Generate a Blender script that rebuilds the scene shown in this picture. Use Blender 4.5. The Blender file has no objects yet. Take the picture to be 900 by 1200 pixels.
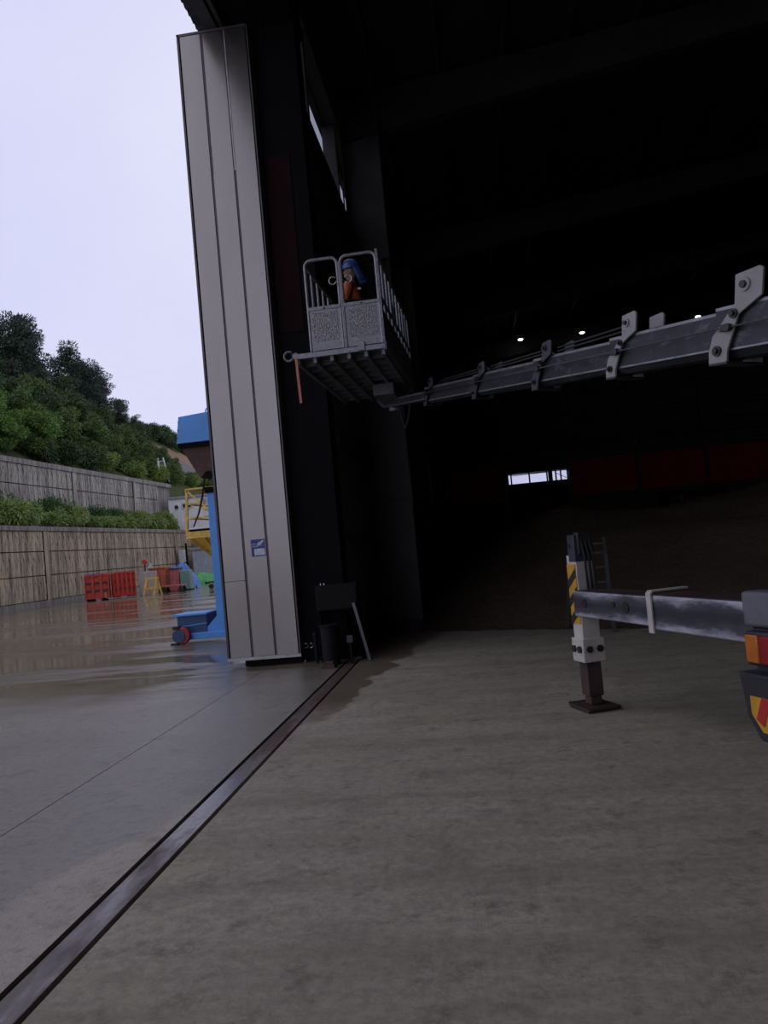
import bpy, math, random
from mathutils import Vector, Matrix, noise
random.seed(7)
S = bpy.context.scene
COL = S.collection
# ------------------------------------------------------------------ camera, sky, exposure
CAM_H = 1.6
yaw, pitch, roll = math.radians(6.41), math.radians(2.43), math.radians(-5.25)
fw = Vector((-math.sin(yaw)*math.cos(pitch), math.cos(yaw)*math.cos(pitch), math.sin(pitch)))
r0 = Vector((math.cos(yaw), math.sin(yaw), 0)); u0 = r0.cross(fw)
rt = r0*math.cos(roll) + u0*math.sin(roll); up = -r0*math.sin(roll) + u0*math.cos(roll)
cd = bpy.data.cameras.new('camera'); cam = bpy.data.objects.new('camera', cd); COL.objects.link(cam)
cam.matrix_world = Matrix(((rt.x, up.x, -fw.x, 0), (rt.y, up.y, -fw.y, 0), (rt.z, up.z, -fw.z, CAM_H), (0, 0, 0, 1)))
cd.sensor_fit = 'VERTICAL'; cd.sensor_height = 24.0; cd.lens = 24.0*920/1200; cd.clip_end = 600; cd.clip_start = 0.05
S.camera = cam
vs = S.view_settings; vs.view_transform = 'Standard'; vs.look = 'None'; vs.gamma = 1; vs.use_curve_mapping = False; vs.exposure = 0.0
W = bpy.data.worlds.new('overcast_sky'); S.world = W; W.use_nodes = True
nt = W.node_tree; nt.nodes.clear()
wo = nt.nodes.new('ShaderNodeOutputWorld'); bg = nt.nodes.new('ShaderNodeBackground'); tc = nt.nodes.new('ShaderNodeTexCoord')
nz = nt.nodes.new('ShaderNodeTexNoise'); nz.inputs['Scale'].default_value = 2.2; nz.inputs['Detail'].default_value = 4
rp = nt.nodes.new('ShaderNodeValToRGB'); rp.color_ramp.elements[0].position = .3; rp.color_ramp.elements[1].position = .75
rp.color_ramp.elements[0].color = (.64, .66, .93, 1); rp.color_ramp.elements[1].color = (.76, .77, .96, 1)
nt.links.new(tc.outputs['Generated'], nz.inputs['Vector']); nt.links.new(nz.outputs['Fac'], rp.inputs['Fac'])
nt.links.new(rp.outputs['Color'], bg.inputs['Color']); nt.links.new(bg.outputs['Background'], wo.inputs['Surface'])
bg.inputs['Strength'].default_value = 1.0

# ------------------------------------------------------------------ materials
M = {}
class NT:
    def __init__(s, name):
        m = bpy.data.materials.new(name); m.use_nodes = True; M[name] = m
        s.t = m.node_tree; s.b = s.t.nodes['Principled BSDF']; s.m = m
    def n(s, ty, **kw):
        x = s.t.nodes.new('ShaderNode'+ty)
        for k, v in kw.items(): setattr(x, k, v)
        return x
    def l(s, a, b): s.t.links.new(a, b)
    def pos(s, scale=(1, 1, 1), obj=False):
        g = s.n('TexCoord').outputs['Object'] if obj else s.n('NewGeometry').outputs['Position']
        mp = s.n('Mapping'); mp.inputs['Scale'].default_value = scale; s.l(g, mp.inputs['Vector']); return mp.outputs['Vector']
    def noise(s, vec, scale, detail=5, rough=.6):
        x = s.n('TexNoise'); x.inputs['Scale'].default_value = scale; x.inputs['Detail'].default_value = detail
        x.inputs['Roughness'].default_value = rough; s.l(vec, x.inputs['Vector']); return x.outputs['Fac']
    def ramp(s, fac, stops, interp='LINEAR'):
        r = s.n('ValToRGB'); cr = r.color_ramp; cr.interpolation = interp
        while len(cr.elements) < len(stops): cr.elements.new(.5)
        for e, (p, c) in zip(cr.elements, stops):
            e.position = p; e.color = (c, c, c, 1) if isinstance(c, (int, float)) else (*c, 1)
        s.l(fac, r.inputs['Fac']); return r.outputs['Color']
    def mix(s, f, a, b, blend='MIX'):
        x = s.n('Mix', data_type='RGBA', blend_type=blend)
        for i, v in ((0, f), (6, a), (7, b)):
            if hasattr(v, 'is_linked'): s.l(v, x.inputs[i])
            else: x.inputs[i].default_value = v if i == 0 else (*v, 1)
        return x.outputs[2]
    def math(s, op, a, b=0.0, c=0.0, clamp=False):
        x = s.n('Math', operation=op, use_clamp=clamp)
        for i, v in enumerate((a, b, c)):
            if hasattr(v, 'is_linked'): s.l(v, x.inputs[i])
            else: x.inputs[i].default_value = v
        return x.outputs[0]
    def bump(s, h, strength=.3, dist=.02):
        x = s.n('Bump'); x.inputs['Strength'].default_value = strength; x.inputs['Distance'].default_value = dist
        s.l(h, x.inputs['Height']); s.l(x.outputs['Normal'], s.b.inputs['Normal'])
    def set(s, **kw):
        for k, v in kw.items():
            k = {'color': 'Base Color', 'rough': 'Roughness', 'metal': 'Metallic', 'spec': 'Specular IOR Level'}.get(k, k)
            if hasattr(v, 'is_linked'): s.l(v, s.b.inputs[k])
            else: s.b.inputs[k].default_value = (*v, 1) if isinstance(v, tuple) else v
def mat(name, c, rough=.6, metal=0.0, var=.25, scale=6.0, wear=None, wearamt=.5, bump=0.0, obj=True, spec=.5, stretch=(1, 1, 1)):
    """plain painted / metal surface: mottled colour, optional second 'wear' colour, fine bump"""
    k = NT(name); v = k.pos(stretch, obj); f = k.noise(v, scale)
    lo = tuple(x*(1-var) for x in c); hi = tuple(min(1, x*(1+var)) for x in c)
    col = k.ramp(f, [(.3, lo), (.7, hi)])
    if wear:
        g = k.noise(v, scale*2.3, 8, .7); col = k.mix(k.ramp(g, [(1-wearamt-.06, 0.0), (1-wearamt+.06, 1.0)]), col, wear)
    k.set(color=col, rough=k.ramp(f, [(.2, max(.03, rough-.1)), (.8, min(1, rough+.1))]), metal=metal, spec=spec)
    if bump: k.bump(k.noise(v, scale*5, 6), bump, .01)
    return k
def sep(k):
    g = k.n('NewGeometry'); x = k.n('SeparateXYZ'); k.l(g.outputs['Position'], x.inputs[0]); return x.outputs
def mat_floor():
    k = NT('concrete_floor'); X, Y, Z = sep(k); v = k.pos()
    big = k.noise(v, .35, 4); st = k.noise(k.pos((.16, 1.9, 1)), 1.3, 7, .68); fine = k.noise(v, 17, 9, .75); spk = k.noise(v, 38, 4, .7)
    c = k.ramp(big, [(.3, (.42, .362, .275)), (.7, (.54, .468, .36))])
    c = k.mix(k.ramp(st, [(.42, 0.0), (.66, .8)]), c, (.31, .282, .21))
    c = k.mix(k.ramp(fine, [(.42, .0), (.6, .6)]), c, (.27, .232, .172))
    c = k.mix(k.ramp(k.noise(v, 4.5, 9, .8), [(.53, 0.0), (.66, .75)]), c, (.17, .148, .11))
    c = k.mix(k.ramp(k.noise(v, .9, 3), [(.58, 0.0), (.72, .35)]), c, (.44, .41, .24))
    c = k.mix(k.ramp(spk, [(.62, 0.0), (.75, .4)]), c, (.6, .55, .46))
    c = k.mix(k.ramp(k.noise(v, 1.7, 8, .72), [(.5, 0.0), (.68, .55)]), c, (.235, .205, .155))
    edge = k.math('MULTIPLY_ADD', Y, -.13, k.math('ADD', X, 2.58))          # wet tongue beside the track end
    edge = k.math('ADD', edge, k.math('MULTIPLY', k.math('SUBTRACT', k.noise(v, 1.6, 5), .5), 1.1))
    wet = k.ramp(k.math('ADD', edge, .5), [(.44, 1.0), (.52, 0.0)])
    near = k.ramp(k.math('MULTIPLY', Y, .08), [(.50, 0.0), (.66, 1.0)])
    wet = k.mix(1.0, wet, near, 'MULTIPLY')
    c = k.mix(wet, c, k.mix(1.0, c, (.5, .46, .42), 'MULTIPLY'))
    k.set(color=c, rough=k.mix(wet, (.82, .82, .82), (.38, .38, .38)), spec=.3)
    h = k.math('ADD', k.math('MULTIPLY', fine, .6), k.math('MULTIPLY', spk, .4)); k.bump(h, .45, .012)
def mat_yard():
    k = NT('wet_yard_concrete'); X, Y, Z = sep(k); v = k.pos()
    big = k.noise(v, .22, 5); fine = k.noise(v, 14, 8, .7); grit = k.noise(v, 60, 3, .7)
    streak = k.noise(k.pos((.12, .5, 1)), .75, 6, .62)
    c = k.ramp(k.noise(v, .8, 6), [(.3, (.42, .37, .30)), (.7, (.55, .49, .40))])
    c = k.mix(k.ramp(fine, [(.5, 0.0), (.68, .45)]), c, (.19, .168, .135))
    c = k.mix(k.ramp(k.noise(v, 3.2, 9, .78), [(.52, 0.0), (.66, .6)]), c, (.2, .175, .135))
    yt = k.math('MULTIPLY_ADD', k.math('MAXIMUM', X, -3.2), 2.87, 10.72)
    d = k.math('SUBTRACT', Y, yt)
    d = k.math('ADD', d, k.math('MULTIPLY', k.math('SUBTRACT', k.noise(v, 1.8, 6), .5), 1.5))
    wet = k.ramp(k.math('MULTIPLY_ADD', d, .3, .5), [(.47, 0.0), (.55, 1.0)])
    mud = k.ramp(k.math('ADD', k.math('MULTIPLY', Y, .05), k.math('MULTIPLY', k.math('SUBTRACT', big, .5), .5)), [(.42, 0.0), (.58, 1.0)])
    c = k.mix(wet, c, k.mix(1.0, c, (.6, .6, .6), 'MULTIPLY'))
    c = k.mix(k.math('MULTIPLY', mud, .9), c, k.ramp(streak, [(.35, (.105, .078, .045)), (.65, (.19, .15, .095))]))
    pud = k.ramp(streak, [(.46, 0.0), (.52, 1.0)])
    calm = k.math('MULTIPLY', pud, mud)
    k.set(color=c, rough=k.mix(wet, (.8, .8, .8), k.mix(calm, (.24, .24, .24), (.05, .05, .05))), spec=.5)
    h = k.math('ADD', k.math('MULTIPLY', fine, .4), k.math('MULTIPLY', grit, .6))
    bs = k.n('Bump'); bs.inputs['Distance'].default_value = .012
    k.l(k.mix(calm, (.6, .6, .6), (.03, .03, .03)), bs.inputs['Strength']); k.l(h, bs.inputs['Height'])
    wv = k.noise(k.pos((.22, 1.3, 1)), 1.5, 5, .6); b2 = k.n('Bump'); b2.inputs['Distance'].default_value = .15
    k.l(k.mix(calm, k.mix(mud, (.02, .02, .02), (.5, .5, .5)), (.015, .015, .015)), b2.inputs['Strength'])
    k.l(wv, b2.inputs['Height']); k.l(bs.outputs['Normal'], b2.inputs['Normal']); k.l(b2.outputs['Normal'], k.b.inputs['Normal'])
def mat_track():
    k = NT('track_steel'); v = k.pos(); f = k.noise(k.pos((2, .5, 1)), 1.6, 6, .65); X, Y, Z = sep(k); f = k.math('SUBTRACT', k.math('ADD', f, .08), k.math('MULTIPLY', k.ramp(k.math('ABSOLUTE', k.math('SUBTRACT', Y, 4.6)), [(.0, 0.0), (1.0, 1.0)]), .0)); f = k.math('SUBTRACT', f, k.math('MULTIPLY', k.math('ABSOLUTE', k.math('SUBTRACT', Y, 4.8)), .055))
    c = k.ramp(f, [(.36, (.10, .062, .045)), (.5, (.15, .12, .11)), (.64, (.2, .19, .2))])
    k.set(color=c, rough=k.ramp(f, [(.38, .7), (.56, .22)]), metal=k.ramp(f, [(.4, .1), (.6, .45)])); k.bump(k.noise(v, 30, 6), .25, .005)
def mat_clad():
    k = NT('steel_cladding'); v = k.pos(); f = k.noise(k.pos((1.1, 1, .45)), 1.2, 3, .5); g = k.noise(v, 25, 4)
    c = k.ramp(f, [(.3, (.27, .248, .218)), (.7, (.335, .31, .275))])
    k.set(color=c, rough=k.ramp(f, [(.3, .2), (.7, .32)]), metal=.85)
def mat_zinc(name, c, rough, metal): mat(name, c, rough, metal, .3, 14, bump=.15)
def mat_retaining(name, c1, c2, stain):
    k = NT(name); v = k.pos(); f = k.noise(v, 1.3, 6); s_ = k.noise(k.pos((.3, 2.6, .16)), 1.4, 6, .7)
    c = k.ramp(f, [(.3, c1), (.7, c2)]); c = k.mix(k.ramp(s_, [(.42, 0.0), (.59, .9)]), c, stain)
    k.set(color=c, rough=.9, spec=.2); k.bump(k.noise(v, 9, 6), .5, .04)
def mat_leaf(name, c, var=.35):
    k = NT(name); o = k.n('ObjectInfo'); f = k.noise(k.pos((1, 1, 1)), .9, 4)
    a = tuple(x*(1-var) for x in c); b = tuple(x*(1+var) for x in c)
    col = k.ramp(f, [(.3, a), (.7, b)]); col = k.mix(k.math('MULTIPLY', o.outputs['Random'], .3), col, (c[0]*1.5, c[1]*1.1, c[2]*.7))
    k.set(color=col, rough=.6, spec=.25); k.b.inputs['Transmission Weight'].default_value = 0
def mat_glow(name, c, s):
    k = NT(name); k.set(color=c); k.b.inputs['Emission Color'].default_value = (*c, 1); k.b.inputs['Emission Strength'].default_value = s
def mat_glass(name, tint, gloss=.08):
    m = bpy.data.materials.new(name); m.use_nodes = True; M[name] = m; t = m.node_tree; t.nodes.clear()
    o = t.nodes.new('ShaderNodeOutputMaterial'); a = t.nodes.new('ShaderNodeBsdfTransparent'); b = t.nodes.new('ShaderNodeBsdfGlossy'); x = t.nodes.new('ShaderNodeMixShader')
    a.inputs[0].default_value = (*tint, 1); b.inputs['Roughness'].default_value = .1; x.inputs[0].default_value = gloss
    t.links.new(a.outputs[0], x.inputs[1]); t.links.new(b.outputs[0], x.inputs[2]); t.links.new(x.outputs[0], o.inputs[0])
mat_floor(); mat_yard(); mat_track(); mat_clad()
mat('channel', (.03, .026, .022), .9); mat('dark_trim', (.11, .10, .10), .5, .4)
mat('light_trim', (.42, .40, .38), .4, .7)
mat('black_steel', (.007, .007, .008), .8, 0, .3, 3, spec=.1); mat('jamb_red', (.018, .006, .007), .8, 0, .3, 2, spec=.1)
mat('shed_wall', (.12, .12, .115), .85, 0, .25, .8, bump=.1); mat('shed_red', (.7, .05, .055), .75, 0, .2, 1.2)
mat('shed_roof', (.028, .029, .03), .85, 0, .3, .7); mat('frame_steel', (.05, .05, .05), .55, .2, .3, 2)
mat('column_grey', (.13, .127, .12), .5, .3, .3, 1.5)
mat('eave_sheet', (.10, .10, .12), .5, .3); mat('plinth', (.07, .07, .068), .9)
mat_glass('skylight_pane', (.62, .62, .63)); mat_glass('clear_pane', (.95, .95, .97), .05)
mat('panel_navy', (.02, .022, .035), .7)
mat_retaining('retain_tan', (.44, .36, .24), (.58, .48, .33), (.17, .14, .10))
mat_retaining('retain_grey', (.38, .345, .28), (.5, .46, .385), (.16, .147, .125))
mat_retaining('retain_cap', (.27, .25, .215), (.36, .335, .29), (.15, .14, .12))
for nm, c in dict(leaf_pine=(.05, .08, .055), leaf_dark=(.06, .105, .04), leaf_mid=(.10, .17, .048), leaf_bright=(.13, .235, .05), leaf_terrace=(.20, .29, .085), leaf_round=(.04, .115, .022), leaf_weed=(.19, .27, .06)).items(): mat_leaf(nm, c)
mat('bark', (.06, .048, .04), .9, 0, .4, 4)
kk = NT('hill_soil'); vv = kk.pos(); kk.set(color=kk.ramp(kk.noise(vv, .5, 7, .7), [(.3, (.045, .06, .022)), (.7, (.085, .11, .04))]), rough=.95, spec=.1); kk.bump(kk.noise(vv, 2, 6), .6, .3)
kk = NT('bare_earth'); vv = kk.pos((1, 1, .35)); kk.set(color=kk.ramp(kk.noise(vv, .9, 7, .7), [(.3, (.20, .125, .075)), (.7, (.34, .23, .145))]), rough=.95, spec=.1); kk.bump(kk.noise(vv, 2, 6), .7, .3)
kk = NT('gravel_slope'); vv = kk.pos(); kk.set(color=kk.ramp(kk.noise(vv, 3, 6, .7), [(.3, (.12, .11, .10)), (.7, (.21, .2, .18))]), rough=.95, spec=.1)
kk = NT('soil_pile'); vv = kk.pos(); kk.set(color=kk.ramp(kk.noise(vv, .7, 8, .7), [(.3, (.085, .064, .043)), (.7, (.14, .107, .072))]), rough=.97, spec=.08); kk.bump(kk.noise(vv, 5, 9, .75), .9, .12)
mat('soil_clod', (.07, .054, .038), .97, 0, .3, 8)
mat('red_paint', (.58, .055, .032), .5, 0, .2, 2, wear=(.22, .04, .025), wearamt=.4); mat('orange_paint', (.5, .12, .045), .55, 0, .25, 2)
mat('pink_paint', (.42, .11, .10), .55); mat('grey_sheet', (.42, .41, .36), .6, 0, .2); mat('yellow_paint', (.80, .50, .09), .5, 0, .25, 5, wear=(.3, .2, .07), wearamt=.38)
mat('teal_paint', (.16, .30, .25), .5, 0, .2); mat('tarp_blue', (.05, .16, .42), .45, 0, .3, 3, bump=.3); mat('tarp_green', (.06, .34, .08), .5, 0, .3, 3, bump=.3)
mat('sack_white', (.42, .47, .42), .7, 0, .2, 6, bump=.3); mat('machine_blue', (.10, .34, .78), .45, 0, .12, 3); mat('machine_navy', (.03, .075, .17), .5, 0, .25, 3)
mat('rust_dark', (.085, .045, .035), .8, 0, .4, 5); mat('rubber', (.022, .022, .024), .75); mat('wheel_red', (.34, .03, .045), .5)
mat('container_white', (.80, .80, .78), .5, 0, .1, 2); mat('container_grey', (.42, .45, .5), .5, 0, .12, 2); mat('roof_cap', (.30, .30, .32), .6)
mat('pale_plastic', (.6, .6, .6), .5); mat('signal_green', (.05, .35, .15), .5); mat('hose', (.3, .26, .2), .7)
mat('basket_alu', (.30, .295, .30), .45, .55, .25, 22, wear=(.16, .16, .17), wearamt=.42, bump=.2)
kk = NT('basket_mesh'); vv = kk.pos(obj=True); vo = kk.n('TexVoronoi'); vo.inputs['Scale'].default_value = 75; kk.l(vv, vo.inputs['Vector'])
kk.set(color=kk.ramp(vo.outputs['Distance'], [(.25, (.11, .11, .12)), (.5, (.36, .35, .35))]), rough=.5, metal=.4); kk.bump(vo.outputs['Distance'], .6, .01)
mat('deck_steel', (.17, .17, .18), .5, .5, .3, 8); mat('rail_worn', (.24, .24, .25), .45, .5, .35, 18, wear=(.1, .1, .11), wearamt=.45)
mat('ribbon', (.62, .21, .13), .6); mat('hook_chrome', (.62, .62, .64), .25, .8)
mat('helmet_blue', (.025, .085, .26), .35); mat('helmet_white', (.26, .28, .36), .4); mat('cloth_blue', (.02, .065, .19), .85); mat('vest_orange', (.52, .12, .035), .75, 0, .15, 12)
mat('cloth_dark', (.022, .024, .034), .9); mat('skin', (.42, .25, .17), .55, 0, .08); mat('hair', (.02, .016, .013), .7); mat('glove', (.30, .12, .05), .8)
mat('boom_dark', (.04, .04, .05), .38, .4, .35, 2.5, wear=(.10, .10, .115), wearamt=.4, stretch=(1, 1, 2))
mat('boom_edge', (.27, .27, .285), .35, .7, .3, 10); mat('collar_white', (.36, .35, .33), .5, 0, .12, 6, wear=(.2, .19, .18), wearamt=.33); mat('collar_dark', (.085, .085, .10), .45, .4, .3, 6)
mat('bolt_dark', (.06, .058, .055), .45, .6); mat('wire', (.12, .12, .125), .4, .7); mat('chain', (.06, .06, .06), .5, .5)
mat('jack_white', (.56, .53, .46), .55, 0, .15, 5, wear=(.22, .17, .12), wearamt=.34); mat('jack_navy', (.055, .06, .085), .4, .2)
mat('stripe_yellow', (.62, .33, .03), .45); mat('stripe_black', (.022, .022, .024), .5); mat('rust_tube', (.075, .05, .042), .6, .3, .4, 6)
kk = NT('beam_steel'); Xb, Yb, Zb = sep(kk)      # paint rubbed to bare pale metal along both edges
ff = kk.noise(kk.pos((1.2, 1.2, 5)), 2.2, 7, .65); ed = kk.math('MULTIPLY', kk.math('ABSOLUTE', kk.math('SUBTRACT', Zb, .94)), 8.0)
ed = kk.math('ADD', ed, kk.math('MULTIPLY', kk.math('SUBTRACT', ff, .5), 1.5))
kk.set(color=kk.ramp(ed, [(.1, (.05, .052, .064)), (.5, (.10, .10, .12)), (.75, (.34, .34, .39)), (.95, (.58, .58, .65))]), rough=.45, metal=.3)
mat('beam_rub', (.50, .50, .57), .5, .2, .3, 9, wear=(.12, .12, .14), wearamt=.4); mat('tyre', (.02, .02, .02), .85); mat('truck_grey', (.16, .165, .18), .5, .1); mat('truck_white', (.5, .5, .5), .4)
mat('bumper_dark', (.03, .031, .036), .5); mat('lens_red', (.30, .012, .02), .2); mat('lens_amber', (.55, .15, .02), .2); mat('chevron_red', (.50, .035, .03), .35)
mat('cabinet_dark', (.012, .012, .012), .7, spec=.15); mat('drum_dark', (.012, .012, .013), .7, spec=.2); mat('tag_grey', (.07, .07, .075), .6); mat('alu_dull', (.11, .11, .11), .45, .5)
mat('sticker_blue', (.018, .04, .22), .35); mat('sticker_white', (.62, .62, .70), .4)
mat_glow('lamp_glow', (1, .96, .9), 6.0)

# ------------------------------------------------------------------ mesh helpers
def wloc(o):
    v = Vector((0, 0, 0))
    while o is not None: v += o.location; o = o.parent
    return v
class MB:
    def __init__(s, mtx=None): s.v = []; s.f = []; s.mx = mtx
    def add(s, vs_, fs):
        n = len(s.v); s.v += [Vector(v) for v in vs_]; s.f += [tuple(i+n for i in f) for f in fs]; return s
    def box(s, x0, x1, y0, y1, z0, z1, mtx=None):
        p = [Vector((x, y, z)) for z in (z0, z1) for y in (y0, y1) for x in (x0, x1)]
        if mtx is not None: p = [mtx @ q for q in p]
        return s.add(p, [(0, 2, 3, 1), (4, 5, 7, 6), (0, 1, 5, 4), (2, 6, 7, 3), (0, 4, 6, 2), (1, 3, 7, 5)])
    def bar(s, a, b, w, h=None, upv=(0, 0, 1)):
        a, b = Vector(a), Vector(b); h = h or w; d = (b-a).normalized(); upv = Vector(upv)
        if abs(d.dot(upv)) > .98: upv = Vector((1, 0, 0))
        x = d.cross(upv).normalized()*w/2; z = x.cross(d).normalized()*h/2
        return s.add([a-x-z, a+x-z, a+x+z, a-x+z, b-x-z, b+x-z, b+x+z, b-x+z], [(0, 3, 2, 1), (4, 5, 6, 7), (0, 1, 5, 4), (1, 2, 6, 5), (2, 3, 7, 6), (3, 0, 4, 7)])
    def cyl(s, a, b, r, r2=None, n=12, cap=True):
        a, b = Vector(a), Vector(b); r2 = r if r2 is None else r2; d = (b-a).normalized()
        u_ = Vector((0, 0, 1)) if abs(d.z) < .9 else Vector((1, 0, 0)); x = d.cross(u_).normalized(); y = d.cross(x)
        c = [(math.cos(2*math.pi*i/n), math.sin(2*math.pi*i/n)) for i in range(n)]
        p = [a+(x*i+y*j)*r for i, j in c]+[b+(x*i+y*j)*r2 for i, j in c]
        f = [(i, i+n, (i+1) % n+n, (i+1) % n) for i in range(n)]
        if cap: f += [tuple(range(n)), tuple(range(2*n-1, n-1, -1))]
        return s.add(p, f)
    def tube(s, pts, r, n=8, closed=False):
        pts = [Vector(p) for p in pts]; m = len(pts); rings = []; prev = None
        for i, p in enumerate(pts):
            if closed: d = pts[(i+1) % m]-pts[i-1]
            else: d = pts[min(i+1, m-1)]-pts[max(i-1, 0)]
            d.normalize()
            u_ = prev if prev is not None else (Vector((0, 0, 1)) if abs(d.z) < .9 else Vector((1, 0, 0)))
            x = d.cross(u_).normalized(); y = x.cross(d).normalized(); prev = y
            rr = r[i] if isinstance(r, (list, tuple)) else r
            rings.append([p+(x*math.cos(2*math.pi*k/n)+y*math.sin(2*math.pi*k/n))*rr for k in range(n)])
        v = [q for R in rings for q in R]; f = []
        for i in range(m if closed else m-1):
            j = (i+1) % m
            f += [(i*n+k, i*n+(k+1) % n, j*n+(k+1) % n, j*n+k) for k in range(n)]
        if not closed: f += [tuple(range(n-1, -1, -1)), tuple(range((m-1)*n, m*n))]
        return s.add(v, f)
    def prism(s, poly, o, ex, ey, d):
        o, ex, ey, d = Vector(o), Vector(ex), Vector(ey), Vector(d); n = len(poly)
        a = [o+ex*x+ey*y for x, y in poly]; b = [q+d for q in a]
        f = [tuple(range(n)), tuple(range(2*n-1, n-1, -1))]+[(i, i+n, (i+1) % n+n, (i+1) % n) for i in range(n)]
        return s.add(a+b, f)
    def ball(s, c, r, n=12, m=8, top=1.0, bot=-1.0):
        c = Vector(c); r = r if isinstance(r, (tuple, list)) else (r, r, r); v = []; f = []
        t0, t1 = math.asin(bot), math.asin(top)
        for j in range(m+1):
            t = t0+(t1-t0)*j/m
            for i in range(n):
                a = 2*math.pi*i/n; v.append(c+Vector((r[0]*math.cos(t)*math.cos(a), r[1]*math.cos(t)*math.sin(a), r[2]*math.sin(t))))
        for j in range(m):
            f += [(j*n+i, j*n+(i+1) % n, (j+1)*n+(i+1) % n, (j+1)*n+i) for i in range(n)]
        f += [tuple(range(n-1, -1, -1)), tuple(range(m*n, m*n+n))]
        return s.add(v, f)
    def mesh(s, name, mt, off=Vector((0, 0, 0)), smooth=False):
        me = bpy.data.meshes.new(name); vv = [(s.mx @ v if s.mx is not None else v)-off for v in s.v]
        me.from_pydata(vv, [], s.f); me.materials.append(M[mt]); me.validate()
        import bmesh
        bm = bmesh.new(); bm.from_mesh(me); bmesh.ops.recalc_face_normals(bm, faces=bm.faces); bm.to_mesh(me); bm.free()
        if smooth: me.shade_smooth(); me.set_sharp_from_angle(angle=math.radians(40))
        return me
    def build(s, name, mt, parent=None, bev=0.0, smooth=False):
        o = bpy.data.objects.new(name, s.mesh(name, mt, wloc(parent) if parent else Vector((0, 0, 0)), smooth or bev > 0)); COL.objects.link(o)
        if parent: o.parent = parent
        else:                                          # top-level mesh: origin at the foot of the thing
            vv = [v.co for v in o.data.vertices]; c = Vector(((min(v.x for v in vv)+max(v.x for v in vv))/2, (min(v.y for v in vv)+max(v.y for v in vv))/2, min(v.z for v in vv)))
            for v in o.data.vertices: v.co -= c
            o.location = c
        if bev:
            b = o.modifiers.new('bevel', 'BEVEL'); b.width = bev; b.segments = 2; b.limit_method = 'ANGLE'; b.angle_limit = math.radians(40)
        return o
def tag(o, label=None, cat=None, group=None, kind=None):
    if label: o['label'] = label
    if cat: o['category'] = cat
    if group: o['group'] = group
    if kind: o['kind'] = kind
    return o
def thing(name, loc, label, cat, group=None):
    o = bpy.data.objects.new(name, None); o.empty_display_size = .1; COL.objects.link(o); o.location = loc
    return tag(o, label, cat, group)
def struct(name, loc=(0, 0, 0), label=None, cat=None):
    o = bpy.data.objects.new(name, None); COL.objects.link(o); o.location = loc
    return tag(o, label, cat, None, 'structure')
def dup(o, loc, rz=0.0, sc=1.0, label=None):
    c = o.copy(); COL.objects.link(c); c.location = loc; c.rotation_euler = (0, 0, rz); c.scale = (sc, sc, sc) if not isinstance(sc, tuple) else sc
    if label: c['label'] = label
    for ch in o.children:
        d = ch.copy(); COL.objects.link(d); d.parent = c
        for g in ch.children: e = g.copy(); COL.objects.link(e); e.parent = d
    return c
def frame(o, ex, ey, ez=(0, 0, 1)):
    ex, ey, ez, o = Vector(ex), Vector(ey), Vector(ez), Vector(o)
    return Matrix(((ex.x, ey.x, ez.x, o.x), (ex.y, ey.y, ez.y, o.y), (ex.z, ey.z, ez.z, o.z), (0, 0, 0, 1)))
def lerp(a, b, t): return a+(b-a)*t

# ------------------------------------------------------------------ ground, track, yard
fl = tag(MB().box(-1.79, 42, -14, 49.3, -.3, 0).build('floor', 'concrete_floor'), 'dusty grey concrete floor inside the shed', 'floor', None, 'structure')
yd = struct('yard', (-3, 10, 0), 'wet muddy concrete yard outside the shed', 'ground')
MB().box(-3.126, -2.0, -40, 110, -.3, 0).build('slab', 'wet_yard_concrete', yd)
MB().box(-70, -3.134, -40, 110, -.3, 0).build('slab', 'wet_yard_concrete', yd)
MB().box(-3.134, -3.126, -40, 110, -.3, -.018).build('joint', 'channel', yd)
MB().box(-2.0, -1.79, 11.5, 49.3, -.12, 0).build('slab', 'concrete_floor', fl)
tk = thing('door_track', (-1.89, 4, -.3), 'rusty and wet steel track set in the concrete along the doorway', 'track')
MB().box(-2.0, -1.79, -14, 49.3, -.3, -.12).build('channel', 'channel', tk)
for y0, y1 in ((-14, -3.2), (-3.19, 2.05), (2.06, 6.9), (6.91, 11.45)):
    MB().box(-1.978, -1.828, y0, y1, -.12, -.008).build('track_plate', 'track_steel', tk, .006)

# ------------------------------------------------------------------ the shed: walls, roof, columns
wl = struct('wall_left', (-2.2, 30, 0), 'dark inner side wall of the shed', 'wall')
MB().box(-2.4, -2.0, 11.9, 49.3, 0, 8.6).build('lower_wall', 'shed_wall', wl)
MB().box(-2.4, -2.0, 11.9, 49.3, 10.3, 11.2).build('head_wall', 'shed_wall', wl)
MB().box(-2.4, -2.0, 22.3, 49.3, 8.6, 10.3).build('upper_wall', 'shed_wall', wl)
MB().box(-2.4, -2.0, -14, -12.5, 0, 11.2).build('return_wall', 'shed_wall', wl)
MB().box(-2.4, -1.98, 16.5, 49.3, 3.5, 5.6).build('red_band', 'shed_red', wl)
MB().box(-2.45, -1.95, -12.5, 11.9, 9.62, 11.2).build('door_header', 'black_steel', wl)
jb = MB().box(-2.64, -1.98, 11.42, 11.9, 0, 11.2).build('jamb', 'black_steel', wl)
MB().box(-2.60, -2.22, 11.405, 11.42, 4.9, 7.6).build('jamb_plate', 'jamb_red', wl)
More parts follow.
